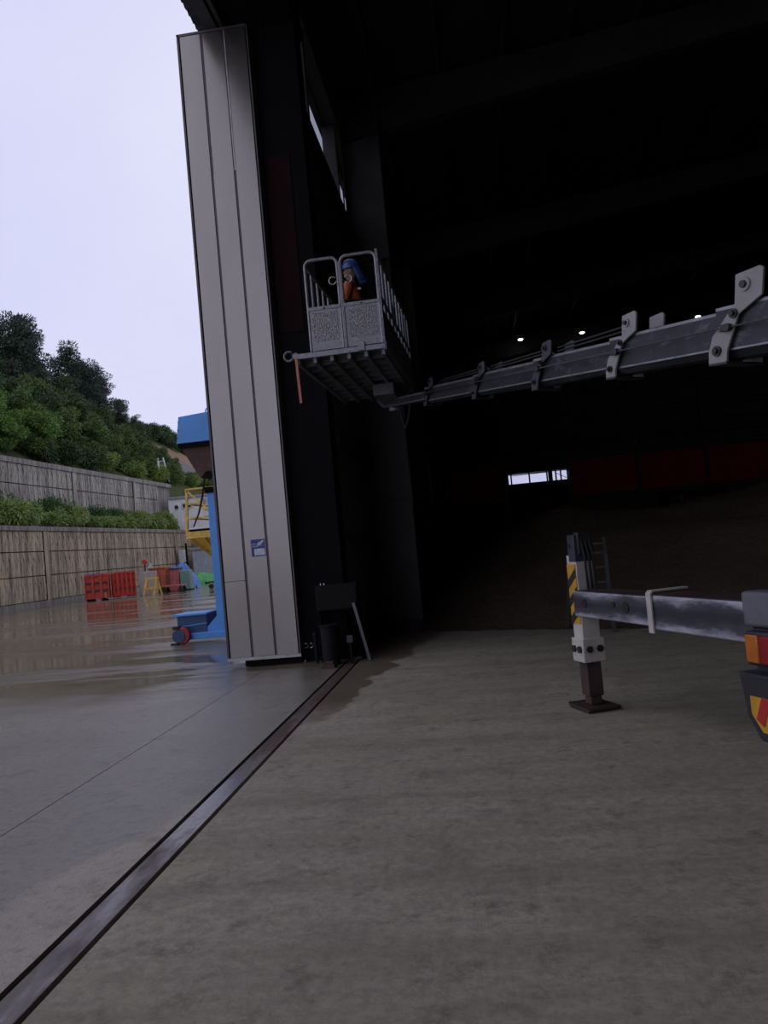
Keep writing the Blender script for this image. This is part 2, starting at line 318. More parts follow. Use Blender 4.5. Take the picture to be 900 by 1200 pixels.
def hcol(y, x0=-2.0, x1=-1.2, h=10.9, par=wl, m='column_grey'):
    b = MB(); w = .3
    b.box(x1-.02, x1, y-w/2, y+w/2, 0, h); b.box(x0, x0+.02, y-w/2, y+w/2, 0, h); b.box(x0, x1, y-.008, y+.008, 0, h)
    for z in (2.5, 5, 7.5): b.box(x0, x1, y-w/2, y+w/2, z, z+.015)
    o = b.build('column', m, par)
    MB().box(x0, x1+.06, y-.22, y+.22, 0, .03).build('base_plate', 'frame_steel', o); return o
for y in (16.1, 24.3, 32.5, 40.7, 48.7): hcol(y)
for z in (1.6, 3.2, 6.4, 8.0): MB().box(-2.0, -1.92, 11.9, 49.2, z, z+.16).build('girt', 'frame_steel', wl)
w1 = struct('window_1', (-2.3, 17, 8.6), 'high strip window in the dark side wall', 'window')
WM = (12.6, 15.6, 18.9, 22.2)
for a, b in zip(WM[:-1], WM[1:]): MB().box(-2.305, -2.295, a, b, 8.65, 10.25).build('pane', 'skylight_pane', w1)
for y in WM: MB().box(-2.32, -2.06, y-.02, y+.12, 8.6, 10.3).build('mullion', 'column_grey', w1)
for z0, z1 in ((8.6, 8.66), (10.24, 10.3)): MB().box(-2.33, -2.27, 11.9, 22.3, z0, z1).build('frame_rail', 'frame_steel', w1)
MB().box(-2.31, -2.28, 18.0, 18.05, 8.66, 10.24).build('glazing_bar', 'frame_steel', w1)

wb = struct('wall_back', (15, 49.4, 0), 'dark far wall of the shed behind the soil', 'wall')
WX0, WX1, WZ0, WZ1 = 2.35, 6.05, 4.62, 5.28
MB().box(-2.4, WX0, 49.3, 49.6, 0, 12).build('wall_sheet', 'shed_wall', wb); MB().box(WX1, 42, 49.3, 49.6, 0, 13).build('wall_sheet', 'shed_wall', wb)
MB().box(WX0, WX1, 49.3, 49.6, WZ1, 12).build('wall_sheet', 'shed_wall', wb); MB().box(WX0, WX1, 49.3, 49.6, 0, WZ0).build('lower_panel', 'panel_navy', wb)
MB().box(-2.0, WX0-.15, 49.26, 49.3, 3.6, 5.75).build('red_band', 'shed_red', wb); MB().box(WX1+.15, 42, 49.26, 49.3, 3.6, 5.75).build('red_band', 'shed_red', wb)
for i in range(-1, 10):
    x = 2.1+4.05*i
    if -1.9 < x: MB().box(x-.09, x+.09, 49.0, 49.28, 0, 10.5+.1*x).build('post', 'column_grey', wb)
for z in (6.6, 8.2, 9.8): MB().box(-2, 42, 49.2, 49.28, z, z+.14).build('girt', 'frame_steel', wb)
w2 = struct('window_2', (4.2, 49.4, WZ0), 'narrow bright window high in the far wall', 'window')
MB().box(WX0, WX1, 49.44, 49.45, WZ0, WZ1).build('pane', 'clear_pane', w2)
for x in (WX0+.02, 2.58, 3.7, 4.78, 5.02, 5.32, 5.62, WX1-.02): MB().box(x-.045, x+.045, 49.36, 49.44, WZ0-.02 if x not in (3.7, 4.78, 5.32) else 1.5, WZ1).build('mullion', 'frame_steel', w2)
MB().box(4.86, 5.1, 49.2, 49.5, 1.5, WZ1+.2).build('centre_post', 'black_steel', w2)
for z in (WZ0, WZ1-.05): MB().box(WX0, WX1, 49.36, 49.46, z-.02, z+.03).build('rail', 'frame_steel', w2)
for z in (3.2, 2.7): MB().box(WX0, WX1, 49.2, 49.27, z-.03, z+.03).build('cross_bar', 'frame_steel', w2)
MB().bar((5.35, 49.4, 5.1), (6.0, 49.4, 4.72), .03).build('brace', 'frame_steel', w2)
MB().bar((2.6, 49.4, 5.16), (4.78, 49.4, 5.2), .03).build('brace', 'frame_steel', w2)

tag(MB().box(42, 42.3, -14, 49.6, 0, 13).build('wall_right', 'shed_wall'), 'dark right wall of the shed', 'wall', None, 'structure')
tag(MB().box(-2.4, 42.3, -14.3, -14, 0, 13.5).build('wall_front', 'shed_wall'), 'dark wall at the near end of the shed', 'wall', None, 'structure')
RX, RS = 20.0, .11
def rz_(x): return 11.2+RS*(x+2.4) if x < RX else 11.2+RS*(RX+2.4)-RS*(x-RX)
ce = struct('ceiling', (20, 18, 10), 'dark steel roof of the shed', 'ceiling')
for x0, x1 in ((-2.6, RX), (RX, 42.4)):
    a, b = rz_(x0), rz_(x1)
    MB().add([(x0, -14.4, a), (x1, -14.4, b), (x1, 49.7, b), (x0, 49.7, a), (x0, -14.4, a+.12), (x1, -14.4, b+.12), (x1, 49.7, b+.12), (x0, 49.7, a+.12)],
        [(0, 1, 2, 3), (7, 6, 5, 4), (0, 4, 5, 1), (1, 5, 6, 2), (2, 6, 7, 3), (3, 7, 4, 0)]).build('roof_sheet', 'shed_roof', ce)
for y in (-8.5, -.3, 7.9, 16.1, 24.3, 32.5, 40.7, 48.7):
    for x0, x1 in ((-2.0, RX), (RX, 42)):
        b = MB()
        d0, d1 = (.95, .5) if x0 < 0 else (.5, .95)
        b.add([(x0, y-.01, rz_(x0)-.2), (x1, y-.01, rz_(x1)-.2), (x1, y-.01, rz_(x1)-.2-d1), (x0, y-.01, rz_(x0)-.2-d0), (x0, y+.01, rz_(x0)-.2), (x1, y+.01, rz_(x1)-.2), (x1, y+.01, rz_(x1)-.2-d1), (x0, y+.01, rz_(x0)-.2-d0)],
            [(0, 1, 2, 3), (7, 6, 5, 4), (0, 4, 5, 1), (1, 5, 6, 2), (2, 6, 7, 3), (3, 7, 4, 0)])
        b.bar((x0, y, rz_(x0)-.2-d0), (x1, y, rz_(x1)-.2-d1), .26, .02); b.build('rafter', 'frame_steel', ce)
for i in range(16):
    x = -1.2+i*1.35; z = rz_(x)-.1; MB().box(x-.04, x+.04, -14, 49.3, z-.1, z+.08).build('purlin', 'frame_steel', ce)
for y, z in ((32.5, 6.2), (48.6, 6.9), (48.6, 7.4)):
    MB().cyl((-1.2, y, z), (41.9, y, z), .035, n=6).build('tie_pipe', 'frame_steel', ce)
for i, (x, y) in enumerate(((3.19, 39.4), (6.22, 39.5), (11.85, 39.7))):
    z = 11.2 if i < 2 else 11.36
    t = thing('high_bay_lamp', (x, y, z), 'small lit round lamp under the dark shed roof', 'lamp', 'lit roof lamps')
    MB().ball((x, y, z-.005), (.13, .13, .05), 12, 4, 1, -1).build('lens', 'lamp_glow', t)
    b = MB(); b.cyl((x, y, z+.03), (x, y, z+.25), .2, .07, 14); b.build('lamp_housing', 'black_steel', t)
    MB().cyl((x, y, z+.25), (x, y, rz_(x)), .015, n=6).build('hanger', 'black_steel', t)

# eave over the doorway: corrugated sheet on a fascia
ev = struct('trim_1', (-3, 2, 9.9), 'corrugated eave sheet running over the doorway', 'eave')
b = MB(); N = 420; ys = [-14+26*i/N for i in range(N+1)]
zz = [(.022*math.sin(2*math.pi*y/.16)) for y in ys]
vs_ = []
for x, dz in ((-3.56, 9.93), (-2.4, 10.2)):
    for y, w in zip(ys, zz): vs_.append((x, y, dz+w))
for x, dz in ((-3.56, 9.945), (-2.4, 10.215)):
    for y, w in zip(ys, zz): vs_.append((x, y, dz+w))
n1 = N+1
fs = [(i, i+1, n1+i+1, n1+i) for i in range(N)]+[(2*n1+i, 3*n1+i, 3*n1+i+1, 2*n1+i+1) for i in range(N)]+[(i, 2*n1+i, 2*n1+i+1, i+1) for i in range(N)]
b.add(vs_, fs).build('corrugated_sheet', 'eave_sheet', ev)
MB().box(-3.34, -3.16, -14, 11.95, 9.70, 9.9).build('fascia', 'eave_sheet', ev); MB().box(-3.16, -2.45, -14, 11.95, 9.82, 9.9).build('soffit', 'black_steel', ev)
MB().box(-3.12, -3.06, -14, 11.95, 9.72, 9.82).build('soffit_rail', 'dark_trim', ev)

# ------------------------------------------------------------------ silver clad door end
PX0, PX1, PY = -3.77, -2.665, 11.28
dr = thing('sliding_door', (-3.2, 11.5, 0), 'tall silver metal-clad sliding door end standing open at the shed doorway', 'door')
MB().box(PX0+.01, PX1-.012, PY+.02, PY+.3, .13, 9.60).build('door_core', 'black_steel', dr)
sw = (PX1-PX0-.05)/3
for i in range(3):
    x0 = PX0+.03+i*sw
    for z0, z1 in (((.15, 1.27), (1.273, 9.58)) if i == 0 else ((.15, 9.58),)):
        b = MB(); b.box(x0+.016, x0+sw-.016, PY-.004, PY+.03, z0, z1); b.build('cladding_panel', 'steel_cladding', dr, .004)
for i in (1, 2):
    x = PX0+.03+i*sw; MB().box(x-.02, x+.02, PY+.006, PY+.03, .15, 9.58).build('seam', 'dark_trim', dr)
    MB().box(x-.002, x+.018, PY-.014, PY+.01, 7.4, 9.58).build('seam_cap', 'light_trim' if i == 2 else 'dark_trim', dr)
MB().box(PX0, PX0+.03, PY-.012, PY+.3, .13, 9.62).build('edge_trim', 'dark_trim', dr); MB().box(PX1-.02, PX1, PY-.012, PY+.3, .13, 9.62).build('edge_trim', 'dark_trim', dr)
MB().box(PX0, PX1, PY-.012, PY+.3, 9.585, 9.62).build('top_trim', 'dark_trim', dr); MB().box(PX0, PX1, PY-.02, PY+.3, .105, .15).build('bottom_trim', 'light_trim', dr)
for x in (-3.4, -3.2):
    MB().cyl((x-.1, PY+.17, .065), (x+.1, PY+.17, .065), .065, n=16).build('roller', 'rust_dark', dr)
MB().box(-3.47, -3.05, PY+.06, PY+.28, .06, .13).build('roller_box', 'black_steel', dr)
MB().box(-3.52, PX1, PY+.03, PY+.29, .012, .12).build('under_door_shade', 'black_steel', dr)  # black strip added to stand in for the shade under the door
# sticker with print
sx, sz = -3.17, 1.735
st = MB().box(sx-.105, sx+.105, PY-.0065, PY-.004, sz-.125, sz+.125).build('sticker', 'sticker_blue', dr); tag(st, 'blue printed sticker with a white box')
MB().box(sx-.062, sx+.095, PY-.008, PY-.0065, sz-.108, sz-.012).build('white_box', 'sticker_white', st)
MB().prism([(-.02, .045), (0, .075), (.075, .112), (.088, .105), (.088, .085), (.03, .03)], (sx, PY-.0065, sz), (1, 0, 0), (0, 0, 1), (0, -.0015, 0)).build('picture', 'sticker_white', st)
MB().box(sx+.03, sx+.09, PY-.008, PY-.0065, sz+.028, sz+.032).build('print_line', 'sticker_white', st)
for k in range(4): MB().box(sx-.09+k*.016, sx-.081+k*.016, PY-.008, PY-.0065, sz+.05, sz+.066).build('print_mark', 'sticker_white', st)
for k in range(4):
    b = MB(); x = sx-.088+k*.025; z = sz+.012
    b.box(x, x+.018, PY-.008, PY-.0065, z+.018, z+.023); b.box(x, x+.005, PY-.008, PY-.0065, z, z+.023); b.box(x+.012, x+.017, PY-.008, PY-.0065, z+.004, z+.026); b.box(x, x+.017, PY-.008, PY-.0065, z, z+.004)
    b.build('print_mark', 'sticker_white', st)
for x0 in (-2.625, -2.545):       # two pale half rings low on the dark jamb
    MB().tube([(x0+.045*math.sin(math.pi*k/8), 11.40, .235+.032*math.cos(math.pi*k/8)) for k in range(9)], .007, 6).build('half_ring', 'hook_chrome', jb)

# things beside the jamb
t = thing('control_cabinet', (-2.05, 11.25, 0), 'dark control cabinet on thin legs against the doorway jamb', 'cabinet')
MB().box(-2.35, -1.74, 11.13, 11.40, .74, 1.11).build('cabinet_body', 'cabinet_dark', t, .01)
MB().box(-2.33, -1.76, 11.115, 11.13, .76, 1.09).build('cabinet_door', 'cabinet_dark', t, .004)
for x in (-2.33, -1.76): MB().box(x-.015, x+.015, 11.2, 11.38, 0, .74).build('leg', 'black_steel', t)
for x in (-2.26, -2.21): MB().cyl((x, 11.14, 1.11), (x, 11.14, 1.14), .012, n=8).build('knob', 'hook_chrome', t)
t = thing('steel_drum', (-2.07, 10.95, 0), 'small dark drum with a lid in front of the control cabinet', 'drum')
MB().cyl((-2.16, 10.97, 0), (-2.16, 10.97, .53), .12, .13, 18).build('drum_body', 'drum_dark', t, smooth=True); MB().cyl((-2.16, 10.97, .53), (-2.16, 10.97, .56), .145, n=18).build('lid', 'cabinet_dark', t, .008)
t = thing('valve_post', (-2.42, 11.2, 0), 'thin dark post with a round knob beside the silver door', 'post')
MB().cyl((-2.42, 11.2, 0), (-2.42, 11.2, .36), .025, n=10).build('stem', 'drum_dark', t, smooth=True); MB().ball((-2.42, 11.2, .4), (.04, .04, .05)).build('knob', 'cabinet_dark', t, smooth=True)
t = thing('junction_box', (-1.9, 11.0, 0), 'small grey box on a short stand at the end of the track', 'box')
MB().box(-1.93, -1.84, 10.99, 11.06, .28, .38).build('box_body', 'tag_grey', t, .006); MB().box(-1.90, -1.87, 11.0, 11.04, .0, .28).build('stand', 'drum_dark', t)
t = MB(); t.bar((-1.62, 11.02, .006), (-1.80, 11.10, .83), .03, .05); tag(t.build('steel_bar', 'alu_dull', None, .003), 'dull metal bar leaning on the dark control cabinet', 'bar')
t = MB(); t.box(-2.26, -2.06, 10.62, 10.8, 0, .05); t.box(-2.2, -2.08, 10.62, 10.75, .05, .08); tag(t.build('timber_block', 'rust_dark', None, .006), 'dark timber block lying beside the end of the track', 'block')

# ------------------------------------------------------------------ soil pile
def pile_h(x, y):
    base = 13.35-.72*(x-.47)*.8 if x > .47 else 13.35+(.47-x)*.45
    base = max(base, 8.8); d = y-base
    if d < 0: return -.05
    top = 1.95+.12*math.sin(x*1.1)+.25*min(1, max(0, (x-4)/6)); t = d/4.6
    h = top*(1-math.exp(-1.5*t))*1.22 if t < 1.6 else top*1.11
    h = min(h, top)+.0
    if x < 2.2: h *= max(0, min(1, (x+1.25)/3.2))**.6
    return h+(.10*noise.noise((x*.8, y*.8, 0))+.05*noise.noise((x*2.6, y*2.6, 3))+.03*noise.noise((x*6, y*6, 7)))*min(1, d/.4)
b = MB(); NX, NY = 200, 130
xs = [-1.17+ (i/NX)**1.5*28 for i in range(NX+1)]; yl = [8.6+(j/NY)**1.4*38 for j in range(NY+1)]
b.add([(x, y, pile_h(x, y)) for y in yl for x in xs], [(j*(NX+1)+i, j*(NX+1)+i+1, (j+1)*(NX+1)+i+1, (j+1)*(NX+1)+i) for j in range(NY) for i in range(NX)])
sp = b.build('soil_pile', 'soil_pile', None, smooth=False)
for p in sp.data.polygons: p.use_smooth = True
tag(sp, 'long heap of dark brown soil across the shed floor', 'soil', None, 'stuff')
# dark bin behind the heap
t = thing('steel_bin', (5.6, 21, 1.6), 'black steel bin standing on the soil heap below the red band', 'bin')
MB().box(5.05, 6.5, 21, 22, 1.6, 2.3).build('bin_body', 'black_steel', t, .02); MB().box(5.35, 5.39, 20.95, 21, 1.75, 2.2).build('handle', 'alu_dull', t); MB().box(5.0, 6.55, 20.96, 22.04, 2.26, 2.32).build('rim', 'black_steel', t)
# step ladder by the heap
t = thing('step_ladder', (1.6, 12.4, 0), 'narrow dull metal step ladder standing by the soil heap', 'ladder')
lx0, lx1, ly = 1.50, 1.94, 12.3
for x in (lx0, lx1): MB().bar((x-.04 if x == lx0 else x-.02, ly-.22, 0), (x if x == lx1 else x+.06, ly, 1.42), .05, .03, (0, 1, 0)).build('rail', 'alu_dull', t)
for z in (.3, .52, .74, .96, 1.18, 1.32): MB().box(lx0+.0, lx1-.01, ly-.22+.155*z-.05, ly-.22+.155*z+.05, z, z+.03).build('step', 'alu_dull', t)
for x in (lx0-.18, lx1-.05): MB().bar((x, ly+.5, 0), (x+.1, ly+.03, 1.4), .04, .03, (0, 1, 0)).build('back_leg', 'alu_dull', t)

# ------------------------------------------------------------------ aerial lift truck
TA = Vector((.937, .35, 0)); TT = Vector((-.35, .937, 0)); TM = frame((1.32, 4.2, 0), TA, TT)
tr = thing('lift_truck', TM @ Vector((2.5, -1.1, 0)), 'boom lift truck with amber and red tail lamp and striped bumper', 'truck')
def T(): return MB(TM)
for t_ in (-.75, -1.5): T().box(.1, 7.6, t_-.04, t_+.04, .62, .86).build('chassis_rail', 'bumper_dark', tr)
dk = T().box(.12, 5.4, -2.2, -.34, 1.22, 1.34).build('deck', 'truck_grey', tr, .02)
T().box(.0, .12, -2.22, .02, 1.02, 1.2).build('rear_box', 'truck_grey', tr, .02)
T().box(-.012, .0, -.22, -.2, 1.03, 1.18).build('edge_strip', 'truck_white', tr)
T().box(.02, .14, -2.1, -.02, .78, 1.02).build('rear_panel', 'bumper_dark', tr, .01)
for t0 in (-.02, -1.76):
    lm = T().box(-.03, .03, t0-.44, t0, .835, 1.005).build('tail_lamp', 'bumper_dark', tr, .012)
    a0, a1 = (t0-.105, t0-.015) if t0 > -1 else (t0-.425, t0-.335)
    T().box(-.045, -.02, a0, a1, .85, .99).build('amber_lens', 'lens_amber', lm, .008)
    q0, q1 = (t0-.425, t0-.115) if t0 > -1 else (t0-.325, t0-.015)
    T().box(-.045, -.02, q0, q1, .85, .99).build('red_lens', 'lens_red', lm, .008)
bp = T(); bp.prism([(.02, .80), (-2.22, .80), (-2.19, .56), (-2.1, .47), (-.1, .47), (-.02, .58)], (-.06, 0, 0), (0, 1, 0), (0, 0, 1), (.14, 0, 0)); bpo = bp.build('bumper', 'bumper_dark', tr, .012)
T().prism([(-.06, .69), (-.95, .69), (-.95, .52), (-.13, .52), (-.06, .6)], (-.066, 0, 0), (0, 1, 0), (0, 0, 1), (.004, 0, 0)).build('reflector_plate', 'stripe_yellow', bpo)
for k in range(6):
    t0 = -.115-k*.14; T().prism([(t0-.03, .69), (t0-.09, .69), (t0-.06+.04, .52) if k else (t0-.03, .55), (t0+.03, .52) if k else (t0+.02, .58)], (-.0705, 0, 0), (0, 1, 0), (0, 0, 1), (.004, 0, 0)).build('reflector_stripe', 'chevron_red', bpo)
for a in (1.6, 6.2):
    for t_ in (-.16, -2.04):
        w = T().cyl((a, t_-.14, .42), (a, t_+.14, .42), .42, n=28).build('wheel', 'tyre', tr, .03)
        T().cyl((a, t_-.15, .42), (a, t_+.15, .42), .23, n=20).build('hub', 'truck_grey', w)
cb = T().box(5.6, 7.5, -2.2, 0, .7, 2.5).build('cab', 'truck_white', tr, .08)
T().box(5.8, 6.9, -2.21, .01, 1.7, 2.35).build('side_window', 'boom_dark', cb)
tu = T().cyl((2.0, -1.1, 1.34), (2.0, -1.1, 1.75), .5, .42, 24).build('turret', 'truck_grey', tr, smooth=True)
# outrigger
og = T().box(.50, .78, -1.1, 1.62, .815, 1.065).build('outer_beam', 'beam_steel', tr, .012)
T().box(.50, .78, -1.1, 1.6, 1.065, 1.07).build('rusty_top', 'rust_tube', og)
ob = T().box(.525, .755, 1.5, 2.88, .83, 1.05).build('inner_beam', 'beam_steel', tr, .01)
T().box(.525, .755, 1.62, 2.82, 1.05, 1.055).build('rusty_top', 'rust_tube', ob)
for t_, r in ((2.02, .045), (2.68, .038)): T().cyl((.518, t_, .95), (.53, t_, .95), r, n=16).build('hole', 'stripe_black', ob)
T().cyl((.515, 2.2, .965), (.53, 2.2, .965), .022, n=12).build('bolt', 'bolt_dark', ob)
cl = MB(TM); cl.tube([(.40, 1.62, 1.10), (.47, 1.62, 1.115), (.492, 1.62, 1.09), (.492, 1.62, .95), (.492, 1.62, .80)], .022, 8)
cl = T(); cl.prism([(.62, 1.10), (.50, 1.10), (.478, 1.08), (.478, .79), (.495, .79), (.495, 1.07), (.51, 1.085), (.80, 1.085), (.80, 1.10)], (0, 1.60, 0), (1, 0, 0), (0, 0, 1), (0, .06, 0)); cl.build('beam_collar', 'jack_white', tr, .004)
JX, JT = .64, 2.91; hw = .085
jk = T().box(JX-hw, JX+hw, JT-hw, JT+hw, .62, 1.36).build('jack_tube', 'jack_white', tr, .008)
T().box(JX-hw-.002, JX+hw+.002, JT-hw-.002, JT+hw-.05, 1.30, 1.54).build('jack_head', 'jack_navy', jk, .006)
T().box(JX-.06, JX+.085, JT-hw-.03, JT-hw+.05, 1.36, 1.56).build('valve_block', 'stripe_black', jk, .01)
T().cyl((JX-hw-.008, JT, 1.44), (JX-hw, JT, 1.44), .02, n=10).build('head_bolt', 'bolt_dark', jk)
for k in range(3):
    x = JX-.03+k*.04; T().tube([(x, JT-hw-.02, 1.5), (x+.01, JT-hw-.05, 1.35), (x+.015, JT-hw-.045, 1.2), (x+.03, JT-hw-.02, 1.06)], .011, 6).build('hose', 'rubber', jk)
pl = T().box(JX-hw-.008, JX-hw, JT-.075, JT+.075, .76, 1.28).build('stripe_plate', 'stripe_yellow', jk)
for k in range(3):
    z = .74+k*.16; T().prism([(-.075, z+.11), (.075, z), (.075, z+.075), (-.075, z+.185)], (JX-hw-.011, JT, 0), (0, 1, 0), (0, 0, 1), (.003, 0, 0)).build('hazard_stripe', 'stripe_black', pl)
br = T().box(JX-.105, JX+.105, JT-.105, JT+.105, .42, .63).build('bracket', 'jack_white', jk, .008)
for k in (-.05, .05):
    T().cyl((JX-.125, JT+k, .535), (JX-.105, JT+k, .535), .032, n=6).build('nut', 'bolt_dark', br); T().cyl((JX+k, JT-.125, .535), (JX+k, JT-.105, .535), .032, n=6).build('nut', 'bolt_dark', br)
T().box(JX-.07, JX+.07, JT-.07, JT+.07, .12, .45).build('inner_leg', 'rust_tube', tr, .006); T().box(JX-.055, JX+.055, JT-.055, JT+.055, .045, .13).build('ankle', 'rust_dark', tr, .008)
fp = T(); fp.prism([(-.19, .03), (-.16, .0), (.16, .0), (.19, .03), (.19, .045), (.155, .018), (-.155, .018), (-.19, .045)], (JX-.15, JT, 0), (0, 1, 0), (0, 0, 1), (.30, 0, 0)); fp.box(JX-.15, JX+.15, JT-.16, JT+.16, .012, .04); fp.build('foot_plate', 'rust_tube', tr)
# near side jack (outside the picture)
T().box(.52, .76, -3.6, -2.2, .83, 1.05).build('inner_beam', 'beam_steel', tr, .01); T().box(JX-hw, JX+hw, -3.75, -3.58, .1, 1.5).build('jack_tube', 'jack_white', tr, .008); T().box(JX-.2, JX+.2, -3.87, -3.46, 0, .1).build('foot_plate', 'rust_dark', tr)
# boom
BA = Vector((3.45, 3.72, 2.61)); BD = Vector((-.521*1, .854, .115)); BD.normalize(); BN = Vector((-.854, -.521, 0)); BU = BN.cross(BD)*-1
if BU.z < 0: BU = -BU
BM = frame(BA, BD, -BN, BU)      # local x along the boom, -y faces the yard, z up
def Bm(): return MB(BM)
T().box(1.7, 2.4, -1.45, -.75, 1.75, 2.75).build('turret_mast', 'truck_grey', tr, .04)
def boom_sec(name, s0, s1, h, w):
    c = h*.14; poly = [(-w/2, h/2-c*.4), (-w/2+c*.4, h/2), (w/2-c*.4, h/2), (w/2, h/2-c*.4), (w/2, -h/2+c), (w/2-c, -h/2), (-w/2+c, -h/2), (-w/2, -h/2+c)]
    o = Bm().prism(poly, (s0, 0, 0), (0, 1, 0), (0, 0, 1), (s1-s0, 0, 0)).build(name, 'boom_dark', tr)
    Bm().box(s0, s1, -w/2-.002, -w/2+.01, h/2-.03, h/2-.008).build('worn_edge', 'boom_edge', o); Bm().box(s0, s1, -w/2-.003, -w/2+.004, -h/2+c, -h/2+c+.014).build('worn_edge', 'boom_edge', o)
    return o
SEC = [(-.5, 2.75, .38, .30), (2.6, 3.92, .325, .25), (3.8, 5.06, .28, .215), (4.95, 6.22, .245, .185), (6.15, 7.42, .215, .16), (7.3, 8.72, .13, .11)]
for s0, s1, h, w in SEC: boom_sec('boom_section', s0, s1, h, w)
COLL = [(2.62, .16, .40, -.22, .30, .315, 'collar_white'), (3.80, .115, .33, -.19, .26, .265, 'collar_white'), (4.93, .10, .28, -.17, .23, .235, 'collar_dark'), (6.12, .08, .24, -.15, .2, .195, 'collar_dark'), (7.32, .07, .21, -.125, .18, .17, 'collar_dark')]
for s, hw_, zt, zb, lean, w, m in COLL:
    poly = [(-lean*.55-hw_*.9, zt-.02), (-lean*.55-hw_*.7, zt), (-lean*.55+hw_*.55, zt-.02), (-lean*.55+hw_*.62, zt*.45), (lean*.18+hw_*.5, -.02), (lean*.3+hw_*.5, zb*.62), (lean*.3+hw_*.5, zb), (lean*.3-hw_*.5, zb), (lean*.3-hw_*.55, zb*.62), (-hw_*.6, zt*.25), (-lean*.55-hw_*.8, zt*.5)]
    co = Bm().prism(poly, (s, -w/2-.03, 0), (1, 0, 0), (0, 0, 1), (0, .022, 0)).build('collar', m, tr, .004)
    Bm().prism(poly, (s, w/2+.01, 0), (1, 0, 0), (0, 0, 1), (0, .022, 0)).build('rear_plate', m, co, .004)
    x0 = s+lean*.3; Bm().box(x0-hw_*.5, x0+hw_*.5, -w/2-.03, w/2+.03, zb-.012, zb+.006).build('under_strap', 'bolt_dark', co)
    for bx_, bz, r in ((-lean*.5-hw_*.05, zt*.74, hw_*.3), (-lean*.2, zt*.28, hw_*.22), (lean*.3, zb*.6, hw_*.24)):
        bo = Bm().cyl((s+bx_, -w/2-.045, bz), (s+bx_, -w/2-.028, bz), r, n=16).build('washer', m if r > hw_*.28 else 'bolt_dark', co)
        Bm().cyl((s+bx_, -w/2-.065, bz), (s+bx_, -w/2-.04, bz), r*.55, n=6).build('bolt', 'bolt_dark', bo)
    Bm().box(s-.03, s+.035, -w/2-.07, -w/2-.028, -.005, .045).build('rope_clamp', 'bolt_dark', co, .006)
    Bm().cyl((s-.025, -w/2-.075, .02), (s-.025, -w/2-.03, .02), .028, n=12).build('rope_roller', 'chain', co)
for (a, b) in zip(COLL[:-1], COLL[1:]):
    p0 = (a[0], -a[5]/2-.06, .02); p1 = (b[0], -b[5]/2-.06, .02); Bm().tube([p0, p1], .007, 6).build('side_cable', 'wire', tr)
Bm().tube([(.2, -.21, .02), (2.62, -.21, .02)], .007, 6).build('side_cable', 'wire', tr)
for (a, b) in zip(COLL[1:-1], COLL[2:]):
    for dz in (.74, .62): Bm().tube([(a[0]-a[4]*.4+.1, 0.03, a[2]*dz+.02), (b[0]-b[4]*.4, .03, b[2]*dz+.01)], .010, 6).build('top_chain', 'chain', tr)
    s = a[0]+.02; Bm().prism([(0, .1), (.09, .1), (.09, .21), (.03, .18)], (s, a[5]/2, 0), (1, 0, 0), (0, 0, 1), (0, .015, 0)).build('rear_lug', a[6], tr)
BT = BM @ Vector((8.7, 0, 0))
T0 = MB(); T0.tube([BT, BT+Vector((-.05, .08, .02)), BT+Vector((-.12, .2, .12))], .06, 10); T0.build('tip_joint', 'deck_steel', tr)
hs = [BM @ Vector((7.9, -.05, -.05)), BM @ Vector((7.95, -.06, -.25)), BM @ Vector((8.05, -.06, -.38)), BM @ Vector((8.15, -.05, -.25)), BM @ Vector((8.25, -.04, -.03))]
MB().tube(hs, .014, 8).build('hanging_hose', 'rubber', tr, smooth=True)

# ------------------------------------------------------------------ work basket
KM = frame((-1.225, 8.8, 3.87), (.9992, -.04, 0), (.04, .9992, 0))   # local origin mid of the gate foot, y runs into the shed
bk = thing('work_basket', KM @ Vector((0, 1.3, -.15)), 'grey metal work basket with two mesh gates raised on the boom', 'work basket')
def K(): return MB(KM)
LW, RW, DL = -.425, .425, 2.75
K().box(-.62, RW, .0, DL, -.012, .006).build('deck', 'deck_steel', bk)
K().box(-.64, RW+.01, -.03, .0, -.05, .01).build('front_sill', 'basket_alu', bk, .004)
for i in range(6):
    x = -.60+i*.2; K().box(x-.02, x+.02, 0, DL, -.11, -.012).build('floor_joist', 'deck_steel', bk)
for j in range(9):
    y = .25+j*.3; K().box(-.62, RW, y-.02, y+.02, -.085, -.012).build('cross_joist', 'deck_steel', bk)
K().box(-.64, -.60, -.02, DL, -.05, .03).build('side_sill', 'rail_worn', bk); K().box(RW-.02, RW+.02, -.02, DL, -.06, .03).build('side_sill', 'rail_worn', bk)
def gate(x0, x1):
    r, H_ = .075, 1.08; pts = [(x0, 0, .02), (x0, 0, H_-r)]
    for k in range(1, 6): a = math.pi/2*k/6; pts.append((x0+r-r*math.cos(a), 0, H_-r+r*math.sin(a)))
    pts.append((x0+r, 0, H_)); pts.append((x1-r, 0, H_))
    for k in range(1, 6): a = math.pi/2*k/6; pts.append((x1-r+r*math.sin(a), 0, H_-r+r*math.cos(a)))
    pts += [(x1, 0, H_-r), (x1, 0, .02)]
    g = K().tube(pts, .019, 8).build('gate', 'basket_alu', bk, smooth=True)
    K().box(x0, x1, -.012, .012, .02, .52).build('gate_sheet', 'basket_alu', g, .004)
    K().box(x0+.045, x1-.045, -.016, -.012, .13, .46).build('mesh_panel', 'basket_mesh', g)
    K().box(x0, x1, -.02, .02, .49, .53).build('mid_rail', 'basket_alu', g, .004)
    K().cyl(((x0+x1)/2, -.024, .505), ((x0+x1)/2, -.018, .505), .012, n=10).build('bolt', 'bolt_dark', g)
    return g
g1 = gate(-.425, -.045); g2 = gate(-.005, .405)
